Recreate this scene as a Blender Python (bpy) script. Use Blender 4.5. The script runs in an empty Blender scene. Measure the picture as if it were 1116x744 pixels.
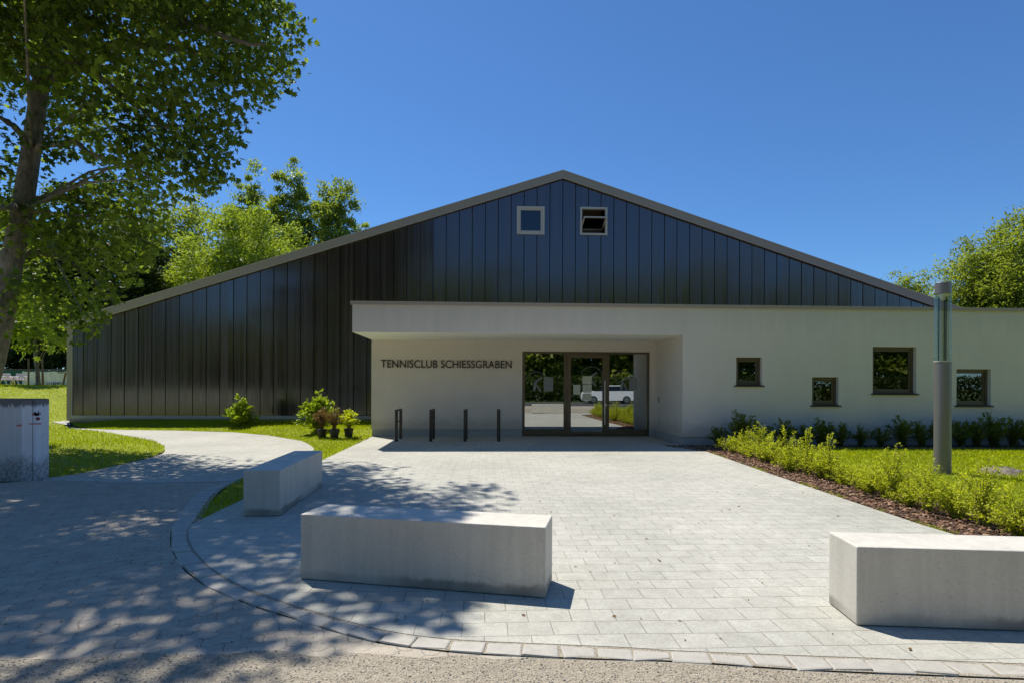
import bpy, math, random
import numpy as np
from mathutils import Vector, Matrix

R = math.radians
random.seed(7); rng = np.random.default_rng(11)
scene = bpy.context.scene
COL = scene.collection

# ------------------------------------------------------------------ camera, sky, sun, exposure
H = 1.5; F = 608.0; CX = 558.0; CY = 419.0; ROLL = 0.0044
cam = bpy.data.objects.new('camera', bpy.data.cameras.new('camera'))
COL.objects.link(cam); scene.camera = cam
cam.location = (0, 0, H); cam.rotation_euler = (R(90), -ROLL, 0)
cam.data.sensor_width = 36; cam.data.lens = F/1116*36; cam.data.shift_y = (CY-372)/1116
cam.data.clip_start = 0.05; cam.data.clip_end = 2000

SUN_T = Vector((0.315, -0.37, -1)).normalized()       # the way the sunlight travels
world = bpy.data.worlds.new('World'); scene.world = world; world.use_nodes = True
wn = world.node_tree.nodes; bg = wn['Background']
sky = wn.new('ShaderNodeTexSky'); sky.sky_type = 'NISHITA'; sky.sun_disc = False
sky.sun_elevation = math.asin(-SUN_T.z); sky.sun_rotation = math.atan2(-SUN_T.x, -SUN_T.y)
sky.air_density = 1.0; sky.dust_density = 0.25; sky.ozone_density = 3.0; sky.altitude = 400
tint = wn.new('ShaderNodeMix'); tint.data_type = 'RGBA'; tint.blend_type = 'MULTIPLY'; tint.inputs[0].default_value = 1.0
tint.inputs[7].default_value = (0.465, 0.745, 1.02, 1)      # the deep clear blue of this day
world.node_tree.links.new(sky.outputs[0], tint.inputs[6]); world.node_tree.links.new(tint.outputs[2], bg.inputs[0]); bg.inputs[1].default_value = 0.108
sun = bpy.data.objects.new('sun', bpy.data.lights.new('sun', 'SUN')); COL.objects.link(sun)
sun.data.energy = 5.0; sun.data.angle = R(0.53); sun.data.color = (1.0, 0.95, 0.86)
sun.location = (-20, 25, 60); sun.rotation_euler = SUN_T.to_track_quat('-Z', 'Y').to_euler()
vs = scene.view_settings; vs.view_transform = 'Standard'; vs.look = 'None'; vs.gamma = 1; vs.use_curve_mapping = False
vs.exposure = 0.27
scene.cycles.max_bounces = 8; scene.cycles.transparent_max_bounces = 8

# ------------------------------------------------------------------ projection helpers
def uv(px, py):
    u = (px-CX)/F; v = (CY-py)/F
    return u - v*ROLL, v + u*ROLL
def G(px, py, z=0.0):                      # pixel -> point of the level z
    u, v = uv(px, py); Y = (z-H)/v
    return Vector((u*Y, Y, z))
def D3(px, py, Y):
    u, v = uv(px, py); return Vector((u*Y, Y, H+v*Y))
def proj(P):
    P = np.asarray(P); ut = P[..., 0]/P[..., 1]; vt = (P[..., 2]-H)/P[..., 1]
    u = ut + vt*ROLL; v = vt - ut*ROLL
    return CX+u*F, CY-v*F
ANG = R(2.5); ca, sa = math.cos(ANG), math.sin(ANG)
def W(s, d, z=0.0):                        # building axes: s along the facade, d into the site
    return Vector((s*ca - d*sa, s*sa + d*ca, z))
def S(px, py, d):                          # pixel -> (s, z) on the facade plane at depth d
    u, v = uv(px, py); Y = d/(ca - u*sa)
    return u*Y*ca + Y*sa, H + v*Y

# ------------------------------------------------------------------ mesh helpers
class MB:
    def __init__(self): self.v = []; self.f = []
    def quad(self, *pts):
        n = len(self.v); self.v += [tuple(p) for p in pts]; self.f.append(tuple(range(n, n+len(pts))))
    def box8(self, p):                     # p: 8 points, bottom 4 then top 4
        n = len(self.v); self.v += [tuple(q) for q in p]
        for q in ((3,2,1,0),(4,5,6,7),(0,1,5,4),(1,2,6,5),(2,3,7,6),(3,0,4,7)):
            self.f.append(tuple(n+i for i in q))
    def box(self, s0, s1, d0, d1, z0, z1, fn=None):
        fn = fn or (lambda x, y, z: Vector((x, y, z)))
        self.box8([fn(s0,d0,z0),fn(s1,d0,z0),fn(s1,d1,z0),fn(s0,d1,z0),fn(s0,d0,z1),fn(s1,d0,z1),fn(s1,d1,z1),fn(s0,d1,z1)])
    def tube(self, pts, rad, n=8, cap=True):
        pts = [Vector(p) for p in pts]; base = len(self.v); m = len(pts)
        if not hasattr(rad, '__len__'): rad = [rad]*m
        ref = Vector((0.3, 0.9, 0.1))
        for i, p in enumerate(pts):
            t = (pts[min(i+1, m-1)] - pts[max(i-1, 0)])
            if t.length < 1e-9: t = Vector((0, 0, 1))
            t.normalize()
            a = t.cross(ref if abs(t.dot(ref.normalized())) < 0.95 else Vector((1, 0, 0))).normalized(); b = t.cross(a)
            for k in range(n):
                q = p + (a*math.cos(2*math.pi*k/n) + b*math.sin(2*math.pi*k/n))*rad[i]
                self.v.append(tuple(q))
        for i in range(m-1):
            for k in range(n):
                k2 = (k+1) % n
                self.f.append((base+i*n+k, base+i*n+k2, base+(i+1)*n+k2, base+(i+1)*n+k))
        if cap:
            self.f.append(tuple(base+k for k in reversed(range(n)))); self.f.append(tuple(base+(m-1)*n+k for k in range(n)))
    def cyl(self, x, y, z0, z1, r, n=32): self.tube([(x, y, z0), (x, y, z1)], r, n)
    def build(self, name, mat, parent=None, bevel=0, smooth=False, seg=2):
        me = bpy.data.meshes.new(name)
        v = self.v
        if parent is not None:
            inv = parent.matrix_basis.inverted() if parent.parent is None else (parent.parent.matrix_basis @ parent.matrix_basis).inverted()
            v = [tuple(inv @ Vector(p)) for p in v]
        me.from_pydata(v, [], self.f); me.update()
        return finish(me, name, mat, parent, bevel, smooth, seg)
def finish(me, name, mat, parent=None, bevel=0, smooth=False, seg=2):
    me.materials.append(mat)
    o = bpy.data.objects.new(name, me); COL.objects.link(o)
    if parent is not None: o.parent = parent
    if smooth:
        me.polygons.foreach_set('use_smooth', [True]*len(me.polygons))
        me.set_sharp_from_angle(angle=R(40))
    if bevel:
        b = o.modifiers.new('bevel', 'BEVEL'); b.width = bevel; b.segments = seg; b.limit_method = 'ANGLE'; b.angle_limit = R(40)
    return o
def empty(name, loc, label, cat, group=None, rz=0):
    o = bpy.data.objects.new(name, None); COL.objects.link(o); o.empty_display_size = 0.2
    o.location = loc; o.rotation_euler = (0, 0, rz); o.matrix_basis = Matrix.Translation(loc) @ Matrix.Rotation(rz, 4, 'Z')
    tag(o, label, cat, group); return o
def tag(o, label, cat, group=None, kind=None):
    if label: o['label'] = label
    if cat: o['category'] = cat
    if group: o['group'] = group
    if kind: o['kind'] = kind
    return o
def structure(o): o['kind'] = 'structure'; return o
def copy_tree(o, parent=None):
    c = o.copy(); COL.objects.link(c); c.parent = parent
    for ch in list(o.children): copy_tree(ch, c)
    return c
def place(root, loc, rz=0, sc=1.0):
    root.location = loc; root.rotation_euler = (0, 0, rz)
    root.scale = (sc, sc, sc) if not hasattr(sc, '__len__') else sc
def sheet(name, pts, mat, z=None):
    mb = MB(); mb.v = [(p[0], p[1], p[2] if z is None else z) for p in pts]; mb.f = [tuple(range(len(pts)))]
    me = bpy.data.meshes.new(name); me.from_pydata(mb.v, [], mb.f); me.update()
    if me.polygons[0].normal.z < 0: me.flip_normals()
    return structure(finish(me, name, mat))
def in_poly(x, y, poly):
    x = np.asarray(x); y = np.asarray(y); r = np.zeros(x.shape, bool); n = len(poly); j = n-1
    for i in range(n):
        xi, yi, xj, yj = poly[i][0], poly[i][1], poly[j][0], poly[j][1]
        c = ((yi > y) != (yj > y)) & (x < (xj-xi)*(y-yi)/((yj-yi) if yj != yi else 1e-9)+xi); r ^= c; j = i
    return r
def smoothline(pts, k=6):                  # Catmull-Rom through points
    out = []; n = len(pts)
    for i in range(n-1):
        p0, p1, p2, p3 = pts[max(i-1,0)], pts[i], pts[i+1], pts[min(i+2,n-1)]
        for t in np.linspace(0, 1, k, endpoint=False):
            out.append(0.5*((2*p1)+(p2-p0)*t+(2*p0-5*p1+4*p2-p3)*t*t+(3*p1-p0-3*p2+p3)*t**3))
    out.append(pts[-1]); return out

# ------------------------------------------------------------------ materials
class Mat:
    def __init__(self, name):
        self.m = bpy.data.materials.new(name); self.m.use_nodes = True
        self.nt = self.m.node_tree; self.n = self.nt.nodes; self.p = self.n['Principled BSDF']; self.out = self.n['Material Output']
    def new(self, t, **kw):
        x = self.n.new(t)
        for k, v in kw.items():
            if k.startswith('i_'):
                key = k[2:]; x.inputs[int(key) if key.isdigit() else key].default_value = v
            else: setattr(x, k, v)
        return x
    def link(self, a, b): self.nt.links.new(a, b)
    def coords(self, rot=0.0, scale=(1,1,1)):
        tc = self.new('ShaderNodeTexCoord'); mp = self.new('ShaderNodeMapping')
        mp.inputs['Rotation'].default_value = (0, 0, rot); mp.inputs['Scale'].default_value = scale
        self.link(tc.outputs['Object'], mp.inputs[0]); return mp.outputs[0]
    def noise(self, co, scale, detail=4, rough=0.55):
        n = self.new('ShaderNodeTexNoise'); n.inputs['Scale'].default_value = scale; n.inputs['Detail'].default_value = detail
        n.inputs['Roughness'].default_value = rough
        if co is not None: self.link(co, n.inputs['Vector'])
        return n.outputs['Fac']
    def ramp(self, fac, stops):
        r = self.new('ShaderNodeValToRGB'); e = r.color_ramp.elements
        while len(e) < len(stops): e.new(0.5)
        for el, (p, c) in zip(e, stops): el.position = p; el.color = (*c, 1) if len(c) == 3 else c
        self.link(fac, r.inputs[0]); return r.outputs[0]
    def mix(self, fac, a, b, blend='MIX'):
        m = self.new('ShaderNodeMix', data_type='RGBA', blend_type=blend)
        for sock, val in ((m.inputs[0], fac), (m.inputs[6], a), (m.inputs[7], b)):
            if isinstance(val, (int, float)): sock.default_value = val
            elif isinstance(val, tuple): sock.default_value = (*val, 1)
            else: self.link(val, sock)
        return m.outputs[2]
    def math(self, op, a, b=0.0):
        m = self.new('ShaderNodeMath', operation=op)
        for i, v in enumerate((a, b)):
            if isinstance(v, (int, float)): m.inputs[i].default_value = v
            else: self.link(v, m.inputs[i])
        return m.outputs[0]
    def bump(self, h, strength=0.3, dist=0.01, normal=None):
        b = self.new('ShaderNodeBump'); b.inputs['Strength'].default_value = strength; b.inputs['Distance'].default_value = dist
        self.link(h, b.inputs['Height'])
        if normal is not None: self.link(normal, b.inputs['Normal'])
        self.link(b.outputs[0], self.p.inputs['Normal']); return b.outputs[0]
    def base(self, c):
        if isinstance(c, tuple): self.p.inputs['Base Color'].default_value = (*c, 1)
        else: self.link(c, self.p.inputs['Base Color'])
    def rough(self, r):
        if isinstance(r, (int, float)): self.p.inputs['Roughness'].default_value = r
        else: self.link(r, self.p.inputs['Roughness'])

def simple(name, c, rough=0.5, metal=0.0, var=0.12, scale=30, bump=0.0):
    m = Mat(name); co = m.coords(); n = m.noise(co, scale, 5)
    lo = tuple(x*(1-var) for x in c); hi = tuple(min(1, x*(1+var)) for x in c)
    m.base(m.ramp(n, [(0.3, lo), (0.7, hi)])); m.rough(rough); m.p.inputs['Metallic'].default_value = metal
    if bump: m.bump(n, bump, 0.004)
    return m.m

def concrete(name, c, stain=True, streaks=False):
    m = Mat(name); co = m.coords()
    n1 = m.noise(co, 2.2, 6, 0.6); n2 = m.noise(co, 45, 4); n3 = m.noise(m.coords(scale=(14, 14, 0.7)), 1.0, 3)
    col = m.ramp(n1, [(0.3, tuple(x*0.86 for x in c)), (0.7, tuple(min(1, x*1.08) for x in c))])
    col = m.mix(0.35, col, m.ramp(n2, [(0.35, tuple(x*0.8 for x in c)), (0.65, tuple(x*1.1 for x in c))]))
    col = m.mix(0.22, col, m.ramp(n3, [(0.35, tuple(x*0.68 for x in c)), (0.6, tuple(x*1.1 for x in c))]))
    v = m.new('ShaderNodeTexVoronoi'); v.inputs['Scale'].default_value = 19; m.link(co, v.inputs['Vector'])
    pores = m.ramp(v.outputs['Distance'], [(0.06, (0.40, 0.40, 0.39)), (0.11, (1, 1, 1))])
    col = m.mix(0.6, col, pores, 'MULTIPLY')
    if stain:                               # splash dirt and moss along the foot, with a ragged edge
        tc = m.new('ShaderNodeTexCoord'); sx = m.new('ShaderNodeSeparateXYZ'); m.link(tc.outputs['Object'], sx.inputs[0])
        edge = m.math('ADD', sx.outputs[2], m.math('MULTIPLY', m.noise(co, 7, 6, 0.7), -0.13))
        f = m.ramp(edge, [(0.0, (1, 1, 1)), (0.03, (0, 0, 0))])
        col = m.mix(m.math('MULTIPLY', m.math('MULTIPLY', f, 0.6), m.ramp(m.noise(co, 0.9, 3), [(0.42, (0.12,)*3), (0.6, (1,1,1))])), col, (0.075, 0.07, 0.05))
    if streaks:
        tc = m.new('ShaderNodeTexCoord'); sx = m.new('ShaderNodeSeparateXYZ'); m.link(tc.outputs['Object'], sx.inputs[0])
        st = m.noise(m.coords(scale=(14, 14, 2.5)), 1.0, 6, 0.75)
        lo = m.ramp(m.math('ADD', sx.outputs[2], m.math('MULTIPLY', m.noise(co, 5, 7, 0.7), -0.55)), [(0.0, (1,1,1)), (0.12, (0,0,0))])
        hi = m.ramp(m.math('ADD', m.math('MULTIPLY', sx.outputs[2], -1), m.math('ADD', 1.335, m.math('MULTIPLY', st, -0.34))), [(0.0, (1,1,1)), (0.05, (0,0,0))])
        sp = m.ramp(m.noise(co, 22, 5, 0.7), [(0.4, (0,0,0)), (0.6, (1,1,1))])
        col = m.mix(m.math('MULTIPLY', lo, m.math('ADD', 0.2, m.math('MULTIPLY', sp, 0.5))), col, (0.035, 0.034, 0.03))
        col = m.mix(m.math('MULTIPLY', hi, 0.85), col, (0.05, 0.047, 0.04))
    m.base(col); m.rough(0.6); m.bump(m.noise(co, 80, 4), 0.25, 0.004)
    return m.m

def paving(name, c, rot, w, h, mortar, wave=0.0, joint=(0.1, 0.095, 0.085), moss=False, var=0.13):
    m = Mat(name); co = m.coords(rot)
    vec = co
    if wave:
        sx = m.new('ShaderNodeSeparateXYZ'); m.link(co, sx.inputs[0])
        y2 = m.math('ADD', sx.outputs[1], m.math('MULTIPLY', m.math('SINE', m.math('MULTIPLY', sx.outputs[0], 2*math.pi/(w/2))), wave))
        x2 = m.math('ADD', sx.outputs[0], m.math('MULTIPLY', m.math('SINE', m.math('MULTIPLY', sx.outputs[1], 2*math.pi/h)), wave*0.7))
        cx = m.new('ShaderNodeCombineXYZ'); m.link(x2, cx.inputs[0]); m.link(y2, cx.inputs[1]); vec = cx.outputs[0]
    # hand-laid wobble
    nz = m.new('ShaderNodeTexNoise'); nz.inputs['Scale'].default_value = 1.6; m.link(co, nz.inputs['Vector'])
    vm = m.new('ShaderNodeVectorMath', operation='MULTIPLY_ADD'); m.link(nz.outputs['Color'], vm.inputs[0]); vm.inputs[1].default_value = (0.03, 0.03, 0); m.link(vec, vm.inputs[2])
    b = m.new('ShaderNodeTexBrick'); m.link(vm.outputs[0], b.inputs['Vector'])
    b.offset = 0.5; b.squash = 1.0
    b.inputs['Scale'].default_value = 1.0; b.inputs['Brick Width'].default_value = w; b.inputs['Row Height'].default_value = h
    b.inputs['Mortar Size'].default_value = mortar; b.inputs['Mortar Smooth'].default_value = 0.25; b.inputs['Bias'].default_value = 0.0
    b.inputs['Color1'].default_value = (*[x*(1-var) for x in c], 1); b.inputs['Color2'].default_value = (*[x*(1+var) for x in c], 1); b.inputs['Mortar'].default_value = (*joint, 1)
    big = m.ramp(m.noise(co, 0.55, 5, 0.6), [(0.3, (0.82, 0.82, 0.80)), (0.7, (1.08, 1.07, 1.05))])
    fine = m.ramp(m.noise(co, 60, 4, 0.7), [(0.3, (0.80, 0.80, 0.79)), (0.7, (1.12, 1.12, 1.12))])
    mid = m.ramp(m.noise(co, 6, 5, 0.7), [(0.35, (0.88, 0.875, 0.86)), (0.65, (1.06, 1.06, 1.05))])
    col = m.mix(1.0, m.mix(1.0, m.mix(1.0, b.outputs['Color'], big, 'MULTIPLY'), fine, 'MULTIPLY'), mid, 'MULTIPLY')
    if moss: col = m.mix(m.ramp(m.noise(co, 3.0, 5, 0.7), [(0.38, (0.15,)*3), (0.62, (0.85,)*3)]), col, m.mix(1.0, m.mix(1.0, tuple(c), fine, 'MULTIPLY'), mid, 'MULTIPLY'))
    blot = m.ramp(m.noise(co, 1.1, 7, 0.75), [(0.5, (0, 0, 0)), (0.75, (1, 1, 1))]); col = m.mix(m.math('MULTIPLY', blot, 0.35), col, tuple(x*0.66 for x in c))
    sp = m.ramp(m.noise(co, 11, 6, 0.8), [(0.66, (0, 0, 0)), (0.72, (1, 1, 1))])
    col = m.mix(m.math('MULTIPLY', sp, 0.45), col, (0.09, 0.085, 0.06) if moss else tuple(x*0.6 for x in c))
    m.base(col); m.rough(0.85)
    hgt = m.math('ADD', m.math('MULTIPLY', b.outputs['Fac'], -1.0), m.math('MULTIPLY', m.noise(co, 70, 4), 0.35))
    m.bump(hgt, 0.6, 0.008)
    return m.m

def leaf_mat(name, dark, light, trans=0.45, gloss=0.35):
    m = Mat(name); at = m.new('ShaderNodeAttribute'); at.attribute_name = 'tone'
    c = m.ramp(at.outputs['Fac'], [(0.0, dark), (1.0, light)])
    m.base(c); m.rough(gloss); m.p.inputs['Specular IOR Level'].default_value = 0.22
    tr = m.new('ShaderNodeBsdfTranslucent')
    tc = m.mix(1.0, c, (1.35, 1.45, 0.55), 'MULTIPLY'); m.link(tc, tr.inputs[0])
    mx = m.new('ShaderNodeMixShader'); mx.inputs[0].default_value = trans
    m.link(m.p.outputs[0], mx.inputs[1]); m.link(tr.outputs[0], mx.inputs[2]); m.link(mx.outputs[0], m.out.inputs[0])
    return m.m

def glass_mat(name, refl=0.12, tint=(0.55, 0.6, 0.58), k=1.0):
    m = Mat(name); m.n.remove(m.p)
    t = m.new('ShaderNodeBsdfTransparent'); t.inputs[0].default_value = (*tint, 1)
    g = m.new('ShaderNodeBsdfGlossy'); g.inputs['Roughness'].default_value = 0.0; g.inputs[0].default_value = (0.95, 0.97, 0.96, 1)
    fr = m.new('ShaderNodeFresnel'); fr.inputs[0].default_value = 1.5
    f = m.math('ADD', m.math('MULTIPLY', fr.outputs[0], k), refl)
    mx = m.new('ShaderNodeMixShader'); m.link(f, mx.inputs[0]); m.link(t.outputs[0], mx.inputs[1]); m.link(g.outputs[0], mx.inputs[2])
    m.link(mx.outputs[0], m.out.inputs[0]); return m.m

def cladding_mat():
    m = Mat('dark_cladding'); co = m.coords()
    sx = m.new('ShaderNodeSeparateXYZ'); m.link(co, sx.inputs[0])
    st = m.noise(m.coords(scale=(11, 1, 0.10)), 1.0, 4, 0.65)
    rib = m.noise(m.coords(scale=(16, 1, 0.03)), 1.0, 3, 0.6)
    m.base(m.ramp(st, [(0.3, (0.022, 0.0140, 0.0150)), (0.7, (0.066, 0.043, 0.044))]))
    m.rough(m.ramp(st, [(0.3, (0.08,)*3), (0.7, (0.26,)*3)]))
    m.p.inputs['IOR'].default_value = 1.85
    m.p.inputs['Coat Weight'].default_value = 0.6; m.p.inputs['Coat Roughness'].default_value = 0.1
    m.bump(rib, 0.35, 0.012)
    return m.m

def stucco_mat():
    m = Mat('light_render'); co = m.coords()
    c = (0.71, 0.63, 0.54)
    n1 = m.noise(co, 0.8, 6, 0.6); n2 = m.noise(m.coords(scale=(3, 3, 0.5)), 1.3, 5, 0.6)
    col = m.mix(0.5, m.ramp(n1, [(0.3, tuple(x*0.93 for x in c)), (0.7, tuple(x*1.04 for x in c))]), m.ramp(n2, [(0.3, tuple(x*0.94 for x in c)), (0.7, tuple(x*1.03 for x in c))]))
    tc = m.new('ShaderNodeTexCoord'); sx = m.new('ShaderNodeSeparateXYZ'); m.link(tc.outputs['Object'], sx.inputs[0])
    stv = m.noise(m.coords(scale=(5, 5, 0.25)), 1.0, 5, 0.7)
    base_d = m.ramp(m.math('ADD', sx.outputs[2], m.math('MULTIPLY', m.noise(co, 4, 6, 0.7), -0.7)), [(0.0, (1,1,1)), (0.25, (0,0,0))])
    col = m.mix(m.math('MULTIPLY', base_d, 0.4), col, (0.34, 0.31, 0.26))
    top_d = m.ramp(m.math('ADD', m.math('MULTIPLY', sx.outputs[2], -1), m.math('ADD', 3.85, m.math('MULTIPLY', stv, -1.1))), [(0.0, (1,1,1)), (0.5, (0,0,0))])
    col = m.mix(m.math('MULTIPLY', top_d, 0.22), col, (0.36, 0.34, 0.29))
    m.base(col); m.rough(0.9); m.bump(m.noise(co, 260, 3), 0.35, 0.003); return m.m

def gravel_mat():
    m = Mat('gravel'); co = m.coords()
    v = m.new('ShaderNodeTexVoronoi'); v.inputs['Scale'].default_value = 75; m.link(co, v.inputs['Vector'])
    n = m.noise(co, 3, 6, 0.65)
    rnd = m.new('ShaderNodeSeparateColor'); m.link(v.outputs['Color'], rnd.inputs[0])
    col = m.mix(0.6, m.ramp(n, [(0.3, (0.27, 0.21, 0.135)), (0.7, (0.47, 0.385, 0.26))]), m.ramp(rnd.outputs[0], [(0.0, (0.19, 0.155, 0.105)), (1.0, (0.52, 0.46, 0.35))]))
    col = m.mix(0.35, col, m.ramp(m.noise(co, 120, 3), [(0.35, (0.1, 0.09, 0.07)), (0.65, (0.45, 0.42, 0.36))]))
    m.base(col); m.rough(0.95); m.bump(m.math('ADD', v.outputs['Distance'], m.noise(co, 40, 4)), 0.8, 0.012); return m.m

def ground_mat(name, a, b, scale=3):
    m = Mat(name); co = m.coords()
    n = m.noise(co, scale, 7, 0.65); n2 = m.noise(co, scale*18, 4, 0.7)
    col = m.mix(0.5, m.ramp(n, [(0.3, a), (0.7, b)]), m.ramp(n2, [(0.3, a), (0.7, b)]))
    m.base(col); m.rough(0.95); m.bump(n2, 0.6, 0.02); return m.m

def bark_mat(name, a, b):
    m = Mat(name); n = m.noise(m.coords(scale=(1, 1, 0.25)), 22, 7, 0.7); n2 = m.noise(m.coords(), 3.5, 5, 0.6)
    col = m.mix(0.5, m.ramp(n, [(0.35, a), (0.65, b)]), m.ramp(n2, [(0.35, a), (0.65, b)]))
    m.base(col); m.rough(0.9); m.bump(n, 0.9, 0.03); return m.m

M = dict(
    bench=concrete('bench_concrete', (0.61, 0.57, 0.485)),
    oldwall=concrete('weathered_concrete', (0.60, 0.60, 0.59), stain=False, streaks=True),
    oldwall_end=concrete('pale_concrete', (0.84, 0.83, 0.84), stain=False, streaks=True),
    found=concrete('foundation_concrete', (0.30, 0.285, 0.25), stain=False),
    pavers=paving('plaza_pavers', (0.465, 0.455, 0.405), -ANG, 0.28, 0.185, 0.0032, joint=(0.26, 0.25, 0.21), var=0.05),
    pathpav=paving('path_pavers', (0.465, 0.455, 0.405), -ANG, 0.20, 0.10, 0.003, joint=(0.3, 0.29, 0.25), var=0.05),
    oldpav=paving('interlocking_pavers', (0.44, 0.385, 0.31), R(-32), 0.21, 0.125, 0.0045, wave=0.012, joint=(0.15, 0.135, 0.11), moss=True, var=0.09),
    kerb=concrete('kerb_stone', (0.42, 0.395, 0.34), stain=False),
    gravel=gravel_mat(), stucco=stucco_mat(), clad=cladding_mat(),
    soil=ground_mat('soil_lawn', (0.16, 0.19, 0.006), (0.28, 0.32, 0.010)),
    far=ground_mat('far_grass', (0.05, 0.085, 0.02), (0.09, 0.13, 0.03)),
    mulchbase=ground_mat('mulch_ground', (0.035, 0.02, 0.013), (0.11, 0.058, 0.034), 12),
    asphalt=ground_mat('asphalt', (0.045, 0.045, 0.045), (0.07, 0.07, 0.068), 6),
    trim=simple('bronze_trim', (0.36, 0.30, 0.235), 0.6, 0.0, 0.08),
    palegrey=simple('pale_trim', (0.48, 0.44, 0.37), 0.5, 0.0, 0.08),
    roof=simple('roof_sheet', (0.2, 0.18, 0.16), 0.5, 0.3, 0.1),
    frame=simple('bronze_frame', (0.13, 0.10, 0.065), 0.4, 0.4, 0.1),
    gframe=simple('grey_window_frame', (0.60, 0.545, 0.46), 0.5, 0.0, 0.08),
    soffit=simple('white_soffit', (0.92, 0.90, 0.82), 0.9, 0, 0.01, 20),
    plinth=simple('plinth_render', (0.40, 0.40, 0.385), 0.9, 0, 0.08, 40, 0.2),
    dark=simple('dark_interior', (0.02, 0.018, 0.016), 0.8),
    inner=simple('interior_wall', (0.42, 0.40, 0.38), 0.8),
    letters=simple('letter_metal', (0.035, 0.028, 0.022), 0.5, 0.2),
    steel=simple('dark_steel', (0.055, 0.048, 0.038), 0.45, 0.5),
    chrome=simple('brushed_steel', (0.6, 0.6, 0.58), 0.3, 1.0, 0.05),
    lamp=simple('lamp_grey', (0.22, 0.205, 0.20), 0.42, 0.35, 0.05),
    paper=simple('paper_notice', (0.62, 0.62, 0.5), 0.8, 0, 0.06, 60),
    frost=simple('frosted_film', (0.22, 0.235, 0.23), 0.6, 0, 0.05),
    ink=simple('notice_ink', (0.12, 0.12, 0.12), 0.7),
    white=simple('white_plastic', (0.75, 0.73, 0.71), 0.4, 0, 0.05),
    pinkwhite=simple('garden_chair_paint', (0.74, 0.66, 0.63), 0.4, 0, 0.05),
    wood=simple('weathered_wood', (0.22, 0.15, 0.09), 0.8, 0, 0.3, 25, 0.3),
    banner=simple('banner_cloth', (0.78, 0.74, 0.71), 0.7, 0, 0.08, 3),
    screen=simple('green_screen', (0.02, 0.10, 0.075), 0.8, 0, 0.2, 8),
    red=simple('red_paint', (0.55, 0.03, 0.02), 0.5), orange=simple('orange_paint', (0.75, 0.2, 0.03), 0.5),
    redmark=simple('faded_red_paint', (0.62, 0.20, 0.19), 0.9, 0, 0.3, 60), redsplat=simple('dark_red_paint', (0.24, 0.05, 0.045), 0.8, 0, 0.4, 60),
    pot=simple('black_pot', (0.012, 0.012, 0.012), 0.5),
    bark=bark_mat('maple_bark', (0.07, 0.058, 0.042), (0.34, 0.295, 0.23)),
    barkd=bark_mat('dark_bark', (0.035, 0.028, 0.02), (0.12, 0.095, 0.07)),
    stem=simple('shrub_stem', (0.16, 0.13, 0.05), 0.8),
    chip=None,
    glass=glass_mat('door_glass', 0.36, (0.55, 0.6, 0.58)), wglass=glass_mat('window_glass', 0.16, (0.4, 0.42, 0.4)),
    gglass=glass_mat('gable_glass', 0.02, (0.5, 0.52, 0.56)), lglass=glass_mat('lamp_glass', 0.025, (0.88, 0.905, 0.875), 0.22),
    curtain=simple('grey_curtain', (0.42, 0.44, 0.43), 0.9),
    maple=leaf_mat('maple_leaf', (0.055, 0.088, 0.020), (0.25, 0.31, 0.045), 0.55, 0.5),
    bright=leaf_mat('bright_leaf', (0.20, 0.26, 0.03), (0.40, 0.46, 0.07), 0.42, 0.5),
    poplar=leaf_mat('poplar_leaf', (0.16, 0.20, 0.04), (0.38, 0.43, 0.09), 0.52, 0.4),
    mid=leaf_mat('mixed_leaf', (0.15, 0.185, 0.032), (0.38, 0.42, 0.075), 0.5, 0.45),
    shady=leaf_mat('shady_leaf', (0.05, 0.08, 0.016), (0.15, 0.19, 0.03), 0.4, 0.5),  # leaf colour darkened so that shade on the foliage is painted in
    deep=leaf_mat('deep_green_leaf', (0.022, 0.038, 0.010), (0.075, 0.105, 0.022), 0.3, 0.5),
    barberry=leaf_mat('golden_shrub_leaf', (0.22, 0.26, 0.014), (0.66, 0.66, 0.05), 0.5, 0.5),
    laurel=leaf_mat('laurel_leaf', (0.15, 0.21, 0.016), (0.38, 0.45, 0.05), 0.45, 0.3),
    darkshrub=leaf_mat('dark_shrub_leaf', (0.08, 0.105, 0.015), (0.19, 0.22, 0.035), 0.38, 0.35),
    russet=leaf_mat('russet_leaf', (0.11, 0.05, 0.028), (0.24, 0.15, 0.05), 0.3, 0.5),
    grass=leaf_mat('grass_blade', (0.24, 0.285, 0.006), (0.48, 0.52, 0.014), 0.45, 0.55),
    carwhite=simple('white_car_paint', (0.75, 0.76, 0.77), 0.15, 0, 0.02), carsilver=simple('silver_car_paint', (0.35, 0.36, 0.37), 0.25, 0.6, 0.02),
    tyre=simple('tyre_rubber', (0.02, 0.02, 0.02), 0.8), cargl=simple('car_glass', (0.01, 0.012, 0.013), 0.05),
    lens=simple('clear_lens', (0.7, 0.7, 0.7), 0.1),
)
def chip_mat():
    m = Mat('bark_chip'); at = m.new('ShaderNodeAttribute'); at.attribute_name = 'tone'
    m.base(m.ramp(at.outputs['Fac'], [(0, (0.05, 0.024, 0.014)), (0.55, (0.22, 0.115, 0.065)), (1, (0.52, 0.36, 0.24))])); m.rough(0.9); return m.m
def pebble_mat():
    m = Mat('pebble'); at = m.new('ShaderNodeAttribute'); at.attribute_name = 'tone'
    m.base(m.ramp(at.outputs['Fac'], [(0, (0.10, 0.09, 0.07)), (0.6, (0.30, 0.275, 0.225)), (1, (0.5, 0.48, 0.43))])); m.rough(0.9); return m.m
M['chip'] = chip_mat(); M['pebble'] = pebble_mat()

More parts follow.
